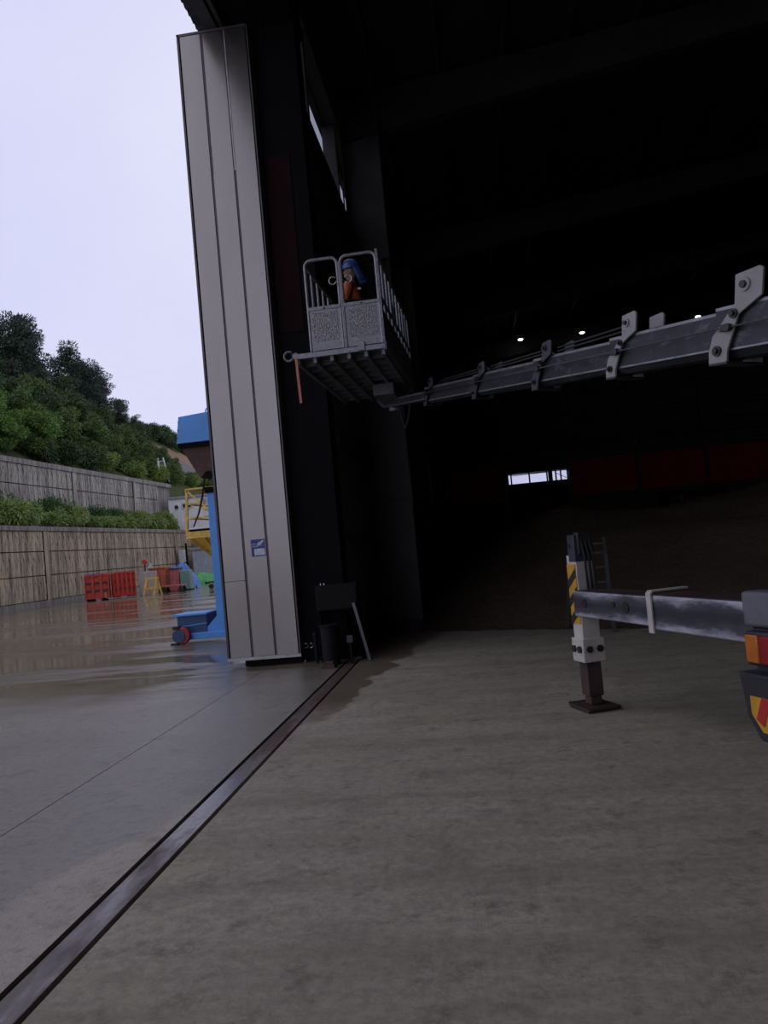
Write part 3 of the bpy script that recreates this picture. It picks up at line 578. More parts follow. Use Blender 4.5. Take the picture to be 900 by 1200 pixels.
K().box(-.035, -.015, -.02, .02, .0, 1.02).build('gate_post', 'basket_alu', bk); K().box(.12, .20, -.045, -.03, -.045, .06).build('latch_plate', 'basket_alu', bk, .004)
for x in (-.05, .05):
    sgn = -1 if x < 0 else 1; cx = -.105 if x < 0 else .075
    K().tube([(cx+.042*math.cos(a)*1, -.03, .80+.045*math.sin(a)) for a in [math.radians(d) for d in (range(40, 341, 30) if x < 0 else range(-150, 151, 30))]], .006, 6).build('gate_hook', 'hook_chrome', g1 if x < 0 else g2, smooth=True)
K().box(.405, .435, -.02, .02, 0, 1.10).build('corner_post', 'rail_worn', bk)
for sd in (LW-.0, RW):
    for j in range(1, 10):
        y = j*.3; K().cyl((sd, y, 0), (sd, y, 1.02), .018, n=8).build('side_post', 'rail_worn', bk, smooth=True)
    for z in (.55, 1.03): K().cyl((sd, .02, z), (sd, DL, z), .02, n=8).build('side_rail', 'rail_worn', bk, smooth=True)
    K().box(sd-.006, sd+.006, 0, DL, .02, .42).build('kick_panel', 'deck_steel', bk)
for z in (.55, 1.03): K().cyl((LW, DL, z), (RW, DL, z), .02, n=8).build('end_rail', 'rail_worn', bk, smooth=True)
for x in (LW, 0, RW): K().cyl((x, DL, 0), (x, DL, 1.03), .018, n=8).build('end_post', 'rail_worn', bk, smooth=True)
K().box(-.45, RW, DL-.01, DL+.01, .02, .42).build('kick_panel', 'deck_steel', bk)
K().tube([(-.70+.055*math.cos(a), -.015, -.0+.055*math.sin(a)) for a in [math.radians(d) for d in range(50, 321, 27)]], .013, 8).build('shackle', 'rail_worn', bk, smooth=True)
K().box(-.66, -.62, -.025, .0, -.03, .02).build('lug', 'rail_worn', bk)
K().box(.30, .36, 1.0, 1.25, .55, .85).build('control_box', 'cabinet_dark', bk, .01); K().cyl((.33, 1.1, .85), (.33, 1.1, .98), .012, n=8).build('lever', 'hook_chrome', bk)
K().box(.0, .28, 1.6, 2.5, -.26, -.10).build('mount_frame', 'deck_steel', bk, .01)
K().cyl((.2, 2.2, -.4), (.2, 2.2, -.2), .09, n=16).build('slew_ring', 'deck_steel', bk, .006)
K().tube([(-.27, .35, .55), (-.26, .36, .62)], .03, 8).build('socket', 'pale_plastic', bk)
rb = MB(KM); rb.prism([(-.012, 0), (.016, 0), (.024, -.26), (.03, -.53), (.002, -.53), (-.006, -.26)], (-.615, -.04, -.03), (1, 0, 0), (0, 0, 1), (0, .003, 0)); tag(rb.build('marker_ribbon', 'ribbon'), 'faded orange ribbon hanging from the basket corner', 'ribbon')
bx_ = thing('tool_box', KM @ Vector((-.23, .5, .006)), 'small dark tool box with a pale tag standing in the work basket', 'tool box')
K().box(-.34, -.12, .4, .6, .006, .62).build('box_body', 'cabinet_dark', bx_, .01); K().box(-.33, -.28, .385, .4, .52, .61).build('tag', 'pale_plastic', bx_)

# worker: one skinned body, hat, flap and vest as children
FX, FY, FZ = -1.30, 10.75, 3.876       # feet, faces the side wall (-X), stooping
wk = thing('person', (FX, FY, FZ), 'worker in blue hat and orange vest stooping inside the raised work basket', 'person')
def limb(b, pts, n=12):
    """tapered organic limb through (x,y,z,rx,ry)"""
    b.tube([p[:3] for p in pts], [p[3] for p in pts], n)
def P(x, y, z): return (FX+x, FY+y, FZ+z)
import bmesh
def body_mesh():
    """one continuous body: metaball-free union through a voxel remesh of tapered limbs"""
    b = MB()
    def L_(pts): b.tube([P(*p[:3]) for p in pts], [p[3] for p in pts], 12)
    # torso leaning towards -x
    for y in (-.06, .06): L_([(.03, y, .86, .115), (0, y, 1.0, .115), (-.04, y, 1.15, .12), (-.08, y, 1.28, .11), (-.1, y, 1.36, .075)])
    L_([(-.09, -.19, 1.32, .075), (-.09, 0, 1.35, .09), (-.09, .19, 1.32, .075)])
    L_([(-.1, 0, 1.33, .065), (-.08, 0, 1.42, .056), (-.06, 0, 1.5, .055)])                       # neck
    for y in (-1, 1):
        L_([(.03, y*.09, .9, .11), (0, y*.1, .7, .088), (-.02, y*.11, .49, .066), (0, y*.11, .47, .064), (.02, y*.115, .3, .06), (.03, y*.12, .1, .048)])
        L_([(.06, y*.12, .05, .05), (-.02, y*.125, .045, .05), (-.14, y*.13, .035, .038)])
        L_([(-.09, y*.2, 1.32, .066), (-.13, y*.25, 1.17, .052), (-.17, y*.26, 1.04, .044), (-.3, y*.24, 1.03, .04), (-.42, y*.2, 1.04, .032)])
        hx, hy, hz = -.42, y*.2, 1.04                                                             # hand
        L_([(hx, hy, hz, .032), (hx-.05, hy, hz, .036), (hx-.085, hy, hz-.005, .034)])
        for k, ln in enumerate((.06, .072, .068, .052)):
            q = (k-1.5)*.019; L_([(hx-.08, hy+q, hz, .0095), (hx-.08-ln*.5, hy+q, hz-.004, .009), (hx-.08-ln*.8, hy+q, hz-.022, .0085), (hx-.08-ln*.85, hy+q, hz-.045, .008)])
        L_([(hx-.03, hy-y*.03, hz, .011), (hx-.06, hy-y*.05, hz-.012, .0105), (hx-.085, hy-y*.05, hz-.026, .009)])
    hx, hz = -.06, 1.585
    b.ball(P(hx, 0, hz), (.098, .076, .118), 16, 12); b.ball(P(hx-.04, 0, hz-.06), (.06, .055, .06), 12, 8)
    b.ball(P(hx-.1, 0, hz-.01), (.022, .013, .025), 8, 6); b.ball(P(hx-.09, 0, hz-.055), (.014, .025, .009), 8, 6)
    for y in (-1, 1): b.ball(P(hx+.01, y*.076, hz-.01), (.02, .012, .03), 8, 6); b.ball(P(hx-.085, y*.032, hz+.015), (.012, .014, .009), 8, 6)
    return b
bo = body_mesh().build('body', 'cloth_dark', wk)
rm = bo.modifiers.new('remesh', 'REMESH'); rm.mode = 'VOXEL'; rm.voxel_size = .009; rm.use_smooth_shade = True
sm = bo.modifiers.new('smooth', 'SMOOTH'); sm.factor = .5; sm.iterations = 3
kb = NT('worker_body'); Xp, Yp, Zp = sep(kb)     # skin on face and neck, dark clothes and gloves elsewhere
fz = kb.ramp(kb.math('SUBTRACT', Zp, FZ+1.4-.5), [(.5, 0.0), (.505, 1.0)]); kb.set(color=kb.mix(fz, (.022, .024, .034), (.2, .12, .085)), rough=.8)
bo.data.materials[0] = M['worker_body']
hx, hz = -.06, 1.60
h = MB(); h.ball(P(hx+.005, 0, hz+.02), (.135, .115, .125), 20, 8, 1, -.1).build('hat', 'helmet_blue', wk, smooth=True)
b = MB(); b.ball(P(hx-.01, 0, hz+.035), (.128, .11, .125), 20, 5, 1, .6); b.build('hat_top', 'helmet_white', wk, smooth=True)
b = MB(); b.prism([(.0, -.085), (-.09, -.07), (-.125, 0), (-.09, .07), (.0, .085)], P(hx-.07, 0, hz+.02), (1, 0, 0), (0, 1, 0), (0, 0, .012)); b.build('brim', 'helmet_blue', wk)
b = MB(); fl_ = []                              # neck flap hanging from the back of the hat
for j in range(6):
    t_ = j/5
    for i in range(9):
        a = math.radians(-76+19*i); rr = .122+.028*t_; fl_.append(P(hx+.01+rr*math.cos(a)*1.05+.05*t_, rr*.85*math.sin(a), hz+.03-.21*t_))
b.add(fl_, [(j*9+i, j*9+i+1, j*9+i+10, j*9+i+9) for j in range(5) for i in range(8)]); fo = b.build('neck_flap', 'cloth_blue', wk, smooth=True)
so = fo.modifiers.new('thick', 'SOLIDIFY'); so.thickness = .006
b = MB(); v_ = []                               # vest: shell around the chest
rows = [(1.12, -.035, .135, .20), (1.18, -.055, .135, .21), (1.28, -.08, .128, .215), (1.36, -.095, .105, .19), (1.43, -.09, .075, .1)]
for z, x, rx, ry in rows:
    for i in range(20): a = 2*math.pi*i/20; v_.append(P(x+rx*math.cos(a), ry*math.sin(a), z))
b.add(v_, [(j*20+i, j*20+(i+1) % 20, (j+1)*20+(i+1) % 20, (j+1)*20+i) for j in range(len(rows)-1) for i in range(20)])
vo_ = b.build('vest', 'vest_orange', wk, smooth=True); so = vo_.modifiers.new('thick', 'SOLIDIFY'); so.thickness = .008
for y in (-1, 1): MB().tube([P(-.09, y*.195, 1.335), P(-.105, y*.215, 1.26), P(-.13, y*.25, 1.17), P(-.15, y*.255, 1.10)], [.07, .076, .064, .06], 12).build('sleeve', 'vest_orange', wk, smooth=True)
b = MB(); b.box(*[c for pr in zip(P(.03, -.20, 1.25), P(.08, -.18, 1.275)) for c in pr]); b.build('reflective_tab', 'pale_plastic', wk)

# ------------------------------------------------------------------ retaining walls
def rib_panel(w, h, seed):
    """precast wall panel: face with proud vertical ribs that jog sideways, local x = depth out of the wall, y along, z up"""
    rnd = random.Random(seed); b = MB(); b.box(-.12, 0, 0, w, .012, h-.012)
    n = int(w/.23); sw_ = w/n
    for i in range(n):
        y = i*sw_; d = rnd.uniform(.035, .075); hi = .12 if i % 2 else .0; g = .016
        zs = [.02, h*(.2+hi), h*(.34+hi), h*(.56+hi), h*(.68+hi), h-.02]; off = [0, 0, .09, .09, 0, 0]; v_ = []
        for z, o_ in zip(zs, off):
            dd = d*rnd.uniform(.85, 1.15); v_ += [(0, y+g*.5+o_, z), (dd, y+g+o_, z), (dd, y+sw_-g+o_, z), (0, y+sw_-g*.5+o_, z)]
        f = []
        for k in range(5): f += [(k*4+q, k*4+q+1, (k+1)*4+q+1, (k+1)*4+q) for q in range(3)]
        f += [(0, 3, 2, 1), (20, 21, 22, 23)]; b.add(v_, f)
    return b
def retaining(name, label, X, y0, y1, z0, rows, mt, capz, pilaster, base=None):
    o = struct(name, (X, (y0+y1)/2, z0), label, 'wall')
    MB().box(X-.5, X-.10, y0, y1, z0, capz).build('core', 'retain_cap', o)
    if base: MB().box(X-.1, X+.12, y0, y1, z0, z0+base).build('footing', 'retain_cap', o)
    W_ = 3.2; n = int((y1-y0)/W_)
    for r, (a, b_) in enumerate(rows):
        ms = []
        for k in range(3):
            me = rib_panel(W_, b_-a, 10*r+k).mesh('wall_panel', mt); ms.append(me)
        for i in range(n):
            q = bpy.data.objects.new('wall_panel', ms[(i*7+r) % 3]); COL.objects.link(q); q.parent = o; q.location = Vector((X, y0+i*W_, a))-o.location
    for y in pilaster: MB().box(X-.1, X+.10, y-.22, y+.22, z0, rows[-1][1]).build('pilaster', mt, o); MB().box(X-.1, X+.105, y-.26, y-.22, z0, rows[-1][1]).build('joint', 'channel', o)
    MB().box(X-.5, X+.13, y0, y1, rows[-1][1], capz).build('cap', 'retain_cap', o, .02)
    return o
retaining('wall_yard_lower', 'stained tan precast retaining wall beside the wet yard', -23.35, 12.0, 63.2, 0, [(.34, 1.66), (1.68, 2.96), (2.98, 4.08)], 'retain_tan', 4.33, (40.6, 59.4), .32)
retaining('wall_yard_upper', 'grey precast retaining wall above the row of shrubs', -26.0, 15.0, 66.0, 4.2, [(4.4, 5.75), (5.77, 7.1), (7.12, 8.3)], 'retain_grey', 8.62, (27.5, 49.2, 58.5))
te = tag(MB().box(-26.1, -23.8, 12, 63.2, 3.9, 4.25).build('terrace', 'hill_soil'), 'soil terrace between the two retaining walls', 'ground', None, 'structure')
MB().box(-26.5, -23.4, 62.9, 63.2, 0, 4.3).build('end_wall', 'retain_tan', te)
tag(MB().box(-34, -15, 63.3, 75, 0, 4.33).build('terrace_far', 'retain_cap'), 'concrete pad under the white container', 'ground', None, 'structure')

# ------------------------------------------------------------------ vegetation
def leaf_mesh(name, mt, clumps, n, size, elong=1.0, droop=0.0, seed=0, up=0.0):
    rnd = random.Random(seed); v = []; f = []
    for _ in range(n):
        c, r = rnd.choice(clumps)
        a = rnd.uniform(0, 2*math.pi); u_ = rnd.uniform(-1, 1); q = rnd.random()**.45
        s_ = math.sqrt(1-u_*u_); d = Vector((s_*math.cos(a), s_*math.sin(a), u_)); p = Vector(c)+Vector((d.x*r[0], d.y*r[1], d.z*r[2]))*q
        t = (d+Vector((rnd.uniform(-.8, .8), rnd.uniform(-.8, .8), rnd.uniform(-.5, .5)-droop+up))).normalized(); b_ = t.cross(Vector((rnd.uniform(-1, 1), rnd.uniform(-1, 1), rnd.uniform(-1, 1)))).normalized()
        L = size*rnd.uniform(.6, 1.4)*elong; w = size*rnd.uniform(.35, .6)
        k = len(v); v += [p, p+t*L*.5+b_*w*.5, p+t*L, p+t*L*.5-b_*w*.5]; f.append((k, k+1, k+2, k+3))
    me = bpy.data.meshes.new(name); me.from_pydata(v, [], f); me.materials.append(M[mt]); return me
def plant(name, me, trunk, loc, label, cat, group, rz=0., sc=1.):
    o = thing(name, loc, label, cat, group); o.rotation_euler = (0, 0, rz); o.scale = (sc, sc, sc)
    c = bpy.data.objects.new('foliage', me); COL.objects.link(c); c.parent = o
    if trunk: t = bpy.data.objects.new('trunk', trunk); COL.objects.link(t); t.parent = o
    return o
def pine_parts(seed, H_):
    rnd = random.Random(seed); cl = []; b = MB()
    pts = [(0, 0, 0), (rnd.uniform(-.2, .2), .1, H_*.35), (rnd.uniform(-.4, .4), rnd.uniform(-.3, .3), H_*.7), (rnd.uniform(-.4, .4), 0, H_*.95)]
    b.tube(pts, [.17, .13, .08, .03], 6)
    for k in range(17):
        z = H_*lerp(.38, 1.0, k/16); a = rnd.uniform(0, 6.28); R = H_*.27*(1-.55*(k/16))*rnd.uniform(.45, 1.1); e = (R*math.cos(a), R*math.sin(a), z+.25)
        b.tube([(0, 0, z-.3), e], [.05, .02], 4); cl.append((e, (H_*.125, H_*.125, H_*.06)))
        if k % 3 == 0: cl.append(((R*.4*math.cos(a), R*.4*math.sin(a), z+.2), (H_*.1, H_*.1, H_*.055)))
    return leaf_mesh('pine_foliage', 'leaf_pine', cl, 5200, .2, 1.6, 0, seed, .25), b.mesh('trunk', 'bark')
def broad_parts(seed, H_, mt, n=5200, sz=.24):
    rnd = random.Random(seed); cl = []; b = MB(); b.tube([(0, 0, 0), (.1, 0, H_*.3), (0, .1, H_*.6)], [.14, .11, .05], 6)
    for k in range(20):
        a = rnd.uniform(0, 6.28); R = H_*.34*math.sqrt(rnd.random()); z = H_*rnd.uniform(.22, .9); R *= 1-.5*abs(z/H_-.5)
        e = (R*math.cos(a), R*math.sin(a), z); cl.append((e, (H_*.15, H_*.15, H_*.11))); b.tube([(0, 0, z*.6), e], [.05, .015], 4)
    return leaf_mesh('broad_foliage', mt, cl, n, sz, 1.3, .1, seed), b.mesh('trunk', 'bark')
def bush_parts(seed, mt, w, h, n=3200, sz=.14, droop=.2, elong=1.5):
    rnd = random.Random(seed); cl = []
    for k in range(11):
        a = rnd.uniform(0, 6.28); R = w*.36*math.sqrt(rnd.random()); cl.append(((R*math.cos(a), R*math.sin(a), h*rnd.uniform(.25, .7)), (w*.26, w*.26, h*.3)))
    return leaf_mesh('bush_foliage', mt, cl, n, sz, elong, droop, seed)
PINE = [pine_parts(s, 8.0) for s in (1, 2, 3)]
BROAD = {m: [broad_parts(s, 5.5, m) for s in (11, 12)] for m in ('leaf_dark', 'leaf_mid', 'leaf_bright')}
BUSH = {m: [bush_parts(s, m, 2.4, 1.6) for s in (21, 22)] for m in ('leaf_mid', 'leaf_weed', 'leaf_dark')}
TERR = [bush_parts(s, 'leaf_terrace', 2.3, 1.35, 3800, .12, .35, 2.4) for s in (31, 32, 33)]; RND = [bush_parts(s, 'leaf_round', 2.6, 1.7, 3800, .13, 0, 1.2) for s in (41, 42)]

# hillside
def hill(x, y):
    d = max(0, -26.5-x); dc = 12.5; s_ = .75
    z = 8.45+(s_*d if d < dc else s_*dc+.1*(d-dc))-max(0, y-98)*.18*min(1, d/4)
    return z+.5*noise.noise((x*.15, y*.15, 1))*min(1, d/3)+.2*noise.noise((x*.5, y*.5, 5))*min(1, d/2)
b = MB(); xs = [-26.35]+[-26.4-i*.9 for i in range(51)]; yl = [14+j*1.25 for j in range(108)]
b.add([(x, y, hill(x, y) if x < -26.36 else 3.5) for y in yl for x in xs], [(j*52+i, j*52+i+1, (j+1)*52+i+1, (j+1)*52+i) for j in range(107) for i in range(51)])
ho = b.build('hillside', 'hill_soil'); tag(ho, 'steep wooded hillside with a bare earth cut', 'hillside', None, 'structure')
ho.data.materials.append(M['bare_earth']); ho.data.materials.append(M['gravel_slope'])
ox, oy, oz = ho.location
for p in ho.data.polygons:
    p.use_smooth = True; c = p.center; x, y, z = c.x+ox, c.y+oy, c.z+oz; wob = 2*noise.noise((y*.25, z*.4, 2))
    d = -26.5-x
    if y+wob > 76 and 6.2+.5*wob < d < 10.2: p.material_index = 1
    elif y+wob > 71 and 1.5 < d <= 6.2+.5*wob: p.material_index = 2
    elif 66 < y+wob < 73 and 4.5 < d+wob*.5 < 7: p.material_index = 1
rnd = random.Random(5)
def on_hill(y, d): return (-26.5-d, y, hill(-26.5-d, y)-.15)
for k in range(26):          # pines along the crest
    y = lerp(48, 84, (k+rnd.random()*.6)/26); d = 12-rnd.uniform(-2.5, 3.0)
    me, tk_ = PINE[k % 3]; plant('pine_tree', me, tk_, on_hill(y, d), 'dark pine tree standing along the crest of the hill', 'tree', 'pines on the hill crest', rnd.uniform(0, 6.3), rnd.uniform(.62, .95)*(1 if y < 70 else lerp(1, .5, (y-70)/14)))
for k in range(56):
    y = lerp(40, 75, rnd.random()); d = rnd.uniform(2.5, 12); me, tk_ = BROAD['leaf_dark'][k % 2]
    plant('broadleaf_tree', me, tk_, on_hill(y, d), 'dark green leafy tree on the slope below the pines', 'tree', 'dark trees on the slope', rnd.uniform(0, 6.3), rnd.uniform(.5, .85)*(1 if y < 66 else .7))
for k in range(34):
    y = lerp(46, 78, rnd.random()); d = rnd.uniform(1.5, 9); me, tk_ = BROAD['leaf_mid'][k % 2]
    plant('young_tree', me, tk_, on_hill(y, d), 'mid green young tree among the darker trees on the slope', 'tree', 'mid green trees on the slope', rnd.uniform(0, 6.3), rnd.uniform(.45, .75)*(1 if y < 66 else .6))
for k in range(6):
    y = lerp(42, 48, k/5); me, tk_ = BROAD['leaf_bright'][k % 2]
    plant('bright_tree', me, tk_, on_hill(y, rnd.uniform(.8, 2.6)), 'bright green leafy tree just above the grey retaining wall', 'tree', 'bright trees above the wall', rnd.uniform(0, 6.3), rnd.uniform(.45, .75))
for k in range(46):
    y = lerp(76, 108, rnd.random()); me = BUSH['leaf_dark'][k % 2]
    plant('crest_shrub', me, None, on_hill(y, 12.2+rnd.uniform(-1.8, .8)), 'dark green shrub growing above the bare earth cut', 'shrub', 'shrubs above the earth cut', rnd.uniform(0, 6.3), rnd.uniform(.8, 1.4))
for k in range(46):
    y = lerp(56, 92, rnd.random()); d = rnd.uniform(.6, 4.5) if y < 66 else rnd.uniform(.6, 1.8); me = BUSH['leaf_weed' if k % 2 else 'leaf_mid'][k//2 % 2]
    plant('slope_weed', me, None, on_hill(y, d), 'yellow green weedy bush at the foot of the hillside', 'bush', 'weedy bushes at the foot of the slope', rnd.uniform(0, 6.3), rnd.uniform(.6, 1.1))
for k in range(30):
    y = lerp(40, 62, rnd.random()); me = BUSH['leaf_dark' if k % 3 else 'leaf_mid'][k % 2]
    plant('slope_shrub', me, None, on_hill(y, rnd.uniform(.7, 5)), 'low dark green shrub covering the slope just above the grey wall', 'shrub', 'low shrubs above the grey wall', rnd.uniform(0, 6.3), rnd.uniform(.8, 1.3))
for k in range(19):          # terrace shrubs
    y = 34.5+k*1.5+rnd.uniform(-.3, .3)
    q_ = plant('juniper_shrub', TERR[k % 3], None, (-24.35+rnd.uniform(-.25, .1), y, 4.25), 'feathery light green juniper spilling over the tan retaining wall', 'shrub', 'junipers on the wall terrace', rnd.uniform(0, 6.3), rnd.choice((.7, .85, 1.0, 1.15))); q_.rotation_euler.z = math.pi*(k % 2); q_.scale.x = .74
for k, y in enumerate((38.2, 43.2, 44.8, 50.2, 52.6, 35.6)):
    q_ = plant('round_shrub', RND[k % 2], None, (-24.9, y, 4.25), 'dense dark green round shrub in front of the grey retaining wall', 'shrub', 'round shrubs on the wall terrace', rnd.uniform(0, 6.3), (1.45, 1.2, 1.35, 1.2, 1.1, 1.2)[k]); q_.rotation_euler.z = math.pi*(k % 2); q_.scale.x = .58
# markers on the slope
t = thing('slope_ladder', on_hill(69, 1.2), 'small pale ladder lying on the slope above the container', 'ladder'); q = Vector(t.location)
for dx in (0, .5): MB().bar(q+Vector((dx, 0, 0)), q+Vector((dx-.5, .2, 2.3)), .1).build('rail', 'pale_plastic', t)
for k in range(5): z = .3+k*.42; MB().bar(q+Vector((-.22*z, .09*z, z)), q+Vector((.5-.22*z, .09*z, z)), .08).build('rung', 'pale_plastic', t)
q = Vector(on_hill(66.5, .6)); t = thing('marker_post', q, 'white and green marker post at the end of the upper wall', 'post')
MB().cyl(q, q+Vector((0, 0, 1.1)), .09, n=8).build('lower_post', 'signal_green', t); MB().cyl(q+Vector((0, 0, 1.1)), q+Vector((0, 0, 2.1)), .09, n=8).build('upper_post', 'pale_plastic', t)

# ------------------------------------------------------------------ containers
def container(name, label, x0, x1, y0, y1, z0, h, mt, windows=()):
    t = thing(name, ((x0+x1)/2, (y0+y1)/2, z0), label, 'container'); b = MB(); b.box(x0+.06, x1-.06, y0+.06, y1-.06, z0, z0+h); b.build('shell', mt, t)
    n = int((x1-x0)/.3)
    b = MB()
    for i in range(n): x = x0+.1+i*(x1-x0-.2)/n; b.box(x, x+.15, y0+.02, y0+.07, z0+.15, z0+h-.15)
    b.build('corrugation', mt, t)
    m_ = int((y1-y0)/.3)
    for xa in (x0+.02, x1-.07):
        b = MB()
        for i in range(m_): y = y0+.1+i*(y1-y0-.2)/m_; b.box(xa, xa+.05, y, y+.15, z0+.15, z0+h-.15)
        b.build('corrugation', mt, t)
    for x in (x0, x1-.12):
        for y in (y0, y1-.12): MB().box(x, x+.12, y, y+.12, z0, z0+h).build('corner_post', mt, t)
    MB().box(x0-.05, x1+.05, y0-.08, y1+.05, z0+h, z0+h+.2).build('roof_cap', 'roof_cap', t, .02)
    MB().box(x0, x1, y0-.01, y0+.06, z0, z0+.14).build('bottom_rail', mt, t)
    for wx, wz, ww, wh in windows:
        f = MB().box(wx-ww/2, wx+ww/2, y0-.02, y0+.04, wz-wh/2, wz+wh/2).build('window_frame', 'pale_plastic', t)
        for s_ in (-.22, .22): MB().box(wx+s_*ww-.13*ww, wx+s_*ww+.13*ww, y0-.03, y0-.02, wz-wh*.3, wz+wh*.3).build('pane', 'boom_dark', f)
    return t
cw = container('office_container', 'white ribbed office container standing on the upper level behind the shrubs', -25.3, -18.5, 63.6, 66.4, 4.33, 2.75, 'container_white', ((-23.7, 6.45, 1.0, .5), (-20.95, 5.6, 1.2, .6)))
MB().cyl((-24.6, 63.5, 6.4), (-24.6, 63.62, 6.4), .16, n=14).build('vent', 'boom_dark', cw)
MB().box(-22.35, -22.0, 63.4, 63.6, 6.5, 6.9).build('fan_unit', 'roof_cap', cw, .02)
container('storage_container', 'grey blue ribbed storage container standing on the yard below the white one', -22.3, -17.5, 60.2, 62.6, 0, 2.6, 'container_grey')
t = thing('meter_pole', (-22.6, 59.6, 0), 'dark pole with a pale meter box beside the grey container', 'pole'); MB().cyl((-22.55, 59.6, 0), (-22.55, 59.6, 3.2), .09, n=8).build('pole', 'black_steel', t); MB().box(-23.1, -22.6, 59.3, 59.6, 1.7, 2.7).build('meter_box', 'pale_plastic', t, .02)

# ------------------------------------------------------------------ clutter along the wall
def ribbed_gate(name, label, p0, p1, h, cols, rows, mt):
    """free-standing steel panel with a grid of ribs, from p0 to p1 on the ground"""
    p0, p1 = Vector((*p0, 0)), Vector((*p1, 0)); L = (p1-p0).length; ex = (p1-p0)/L; ey = Vector((-ex.y, ex.x, 0)); mx = frame(p0, ex, ey)
    t = thing(name, (p0+p1)/2, label, 'container'); MB(mx).box(0, L, 0, .45, .12, h).build('body', mt, t)
    for i in range(cols+1): x = L*i/cols; MB(mx).box(max(0, x-.06), min(L, x+.06), -.09, 0, .12, h).build('rib', mt, t)
    for i in range(rows+1): z = lerp(.12, h, i/rows); MB(mx).box(0, L, -.07, 0, max(.1, z-.05), z+.05).build('cross_rib', 'rust_dark' if 0 < i < rows else mt, t)
    for x in (L*.2, L*.8): MB(mx).box(x-.2, x+.2, -.02, .43, 0, .14).build('skid', 'black_steel', t)
    return t
r1 = ribbed_gate('skip_container', 'red steel skip with a grid of ribs and a blue strip on top', (-21.85, 41.8), (-20.6, 42.2), 1.42, 3, 3, 'red_paint')
MB().bar((-21.85, 42.0, 1.46), (-20.9, 42.3, 1.46), .28, .08).build('blue_strip', 'tarp_blue', r1)
ribbed_gate('skip_container', 'red steel skip with narrow ribs beside the grey sheet', (-20.44, 42.3), (-19.45, 43.05), 1.42, 5, 3, 'red_paint')
tag(MB().tube([(-20.7, 41.85, .4), (-20.65, 41.75, .15), (-20.4, 41.7, .04), (-20.1, 41.9, .04), (-19.7, 42.3, .04), (-19.2, 42.6, .04)], .035, 6).build('water_hose', 'hose'), 'pale hose lying on the wet ground before the red skips', 'hose')
t = MB(); t.bar((-19.9, 44.6, .68), (-18.9, 44.9, .68), .06, 1.36); tag(t.build('sheet_panel', 'grey_sheet', None, .01), 'plain grey sheet standing between the red skip and the orange box', 'panel')
t = thing('saw_horse', (-18.4, 42.9, 0), 'yellow folding saw horse in front of the grey sheet', 'saw horse')
for x in (-18.7, -18.1):
    for s_ in (-.28, .28): MB().bar((x+s_*.4, 42.9+s_, 0), (x, 42.9, .95), .08).build('leg', 'yellow_paint', t)
    MB().bar((x-.1, 42.7, .35), (x+.1, 43.1, .35), .05).build('brace', 'yellow_paint', t)
MB().bar((-18.8, 42.9, .95), (-18.0, 42.9, .95), .08, .1).build('top_bar', 'yellow_paint', t); MB().bar((-18.75, 42.72, .4), (-18.05, 42.72, .4), .05, .07).build('cross_bar', 'yellow_paint', t)
t = thing('steel_crate', (-19.2, 46.0, 0), 'rusty orange steel box beside the yellow saw horse', 'box'); MB().box(-19.75, -18.7, 45.6, 46.6, 0, 1.5).build('box_body', 'orange_paint', t, .03); MB().box(-19.8, -18.65, 45.55, 46.65, 1.44, 1.53).build('rim', 'orange_paint', t); MB().box(-19.7, -18.75, 45.55, 45.6, .2, .3).build('rib', 'rust_dark', t)
t = thing('sign_pole', (-19.75, 45.2, 0), 'thin red pole with a small red sign beside the orange box', 'sign'); MB().cyl((-19.75, 45.2, 0), (-19.75, 45.2, 1.8), .045, n=8).build('pole', 'rust_dark', t); MB().cyl((-19.75, 45.15, 1.92), (-19.75, 45.25, 1.92), .16, n=8).build('sign_plate', 'red_paint', t)
t = thing('flat_trolley', (-17.6, 44.2, 0), 'low pink red hand trolley with a push bar', 'trolley')
MB().box(-18.3, -17.0, 43.9, 44.6, .34, .43).build('deck', 'pink_paint', t, .02)
for x in (-18.15, -17.15):
    for y in (43.95, 44.5): MB().cyl((x, y-.05, .14), (x, y+.05, .14), .14, n=12).build('wheel', 'rubber', t); MB().box(x-.04, x+.04, y-.04, y+.04, .14, .36).build('fork', 'black_steel', t)
for x in (-18.25, -17.5): MB().bar((x, 44.0, .42), (x, 44.0, 1.1), .05).build('push_post', 'pink_paint', t)
MB().bar((-18.25, 44.0, 1.08), (-17.2, 44.0, 1.15), .05).build('push_bar', 'pink_paint', t)
t = thing('rubbish_bin', (-18.25, 46.2, 0), 'pink red steel bin behind the hand trolley', 'bin'); MB().box(-18.55, -17.95, 45.9, 46.5, 0, 1.35).build('bin_body', 'pink_paint', t, .04); MB().box(-18.58, -17.92, 45.87, 46.53, 1.3, 1.4).build('rim', 'rust_dark', t)
t = thing('tool_locker', (-17.55, 46.1, 0), 'pale green metal locker at the end of the clutter', 'locker'); MB().box(-17.85, -17.25, 45.8, 46.4, .06, 1.2).build('locker_body', 'teal_paint', t, .02); MB().box(-17.82, -17.57, 45.78, 45.8, .12, 1.14).build('door', 'teal_paint', t); MB().box(-17.53, -17.28, 45.78, 45.8, .12, 1.14).build('door', 'teal_paint', t); MB().box(-17.85, -17.25, 45.82, 46.4, 0, .06).build('plinth', 'black_steel', t)
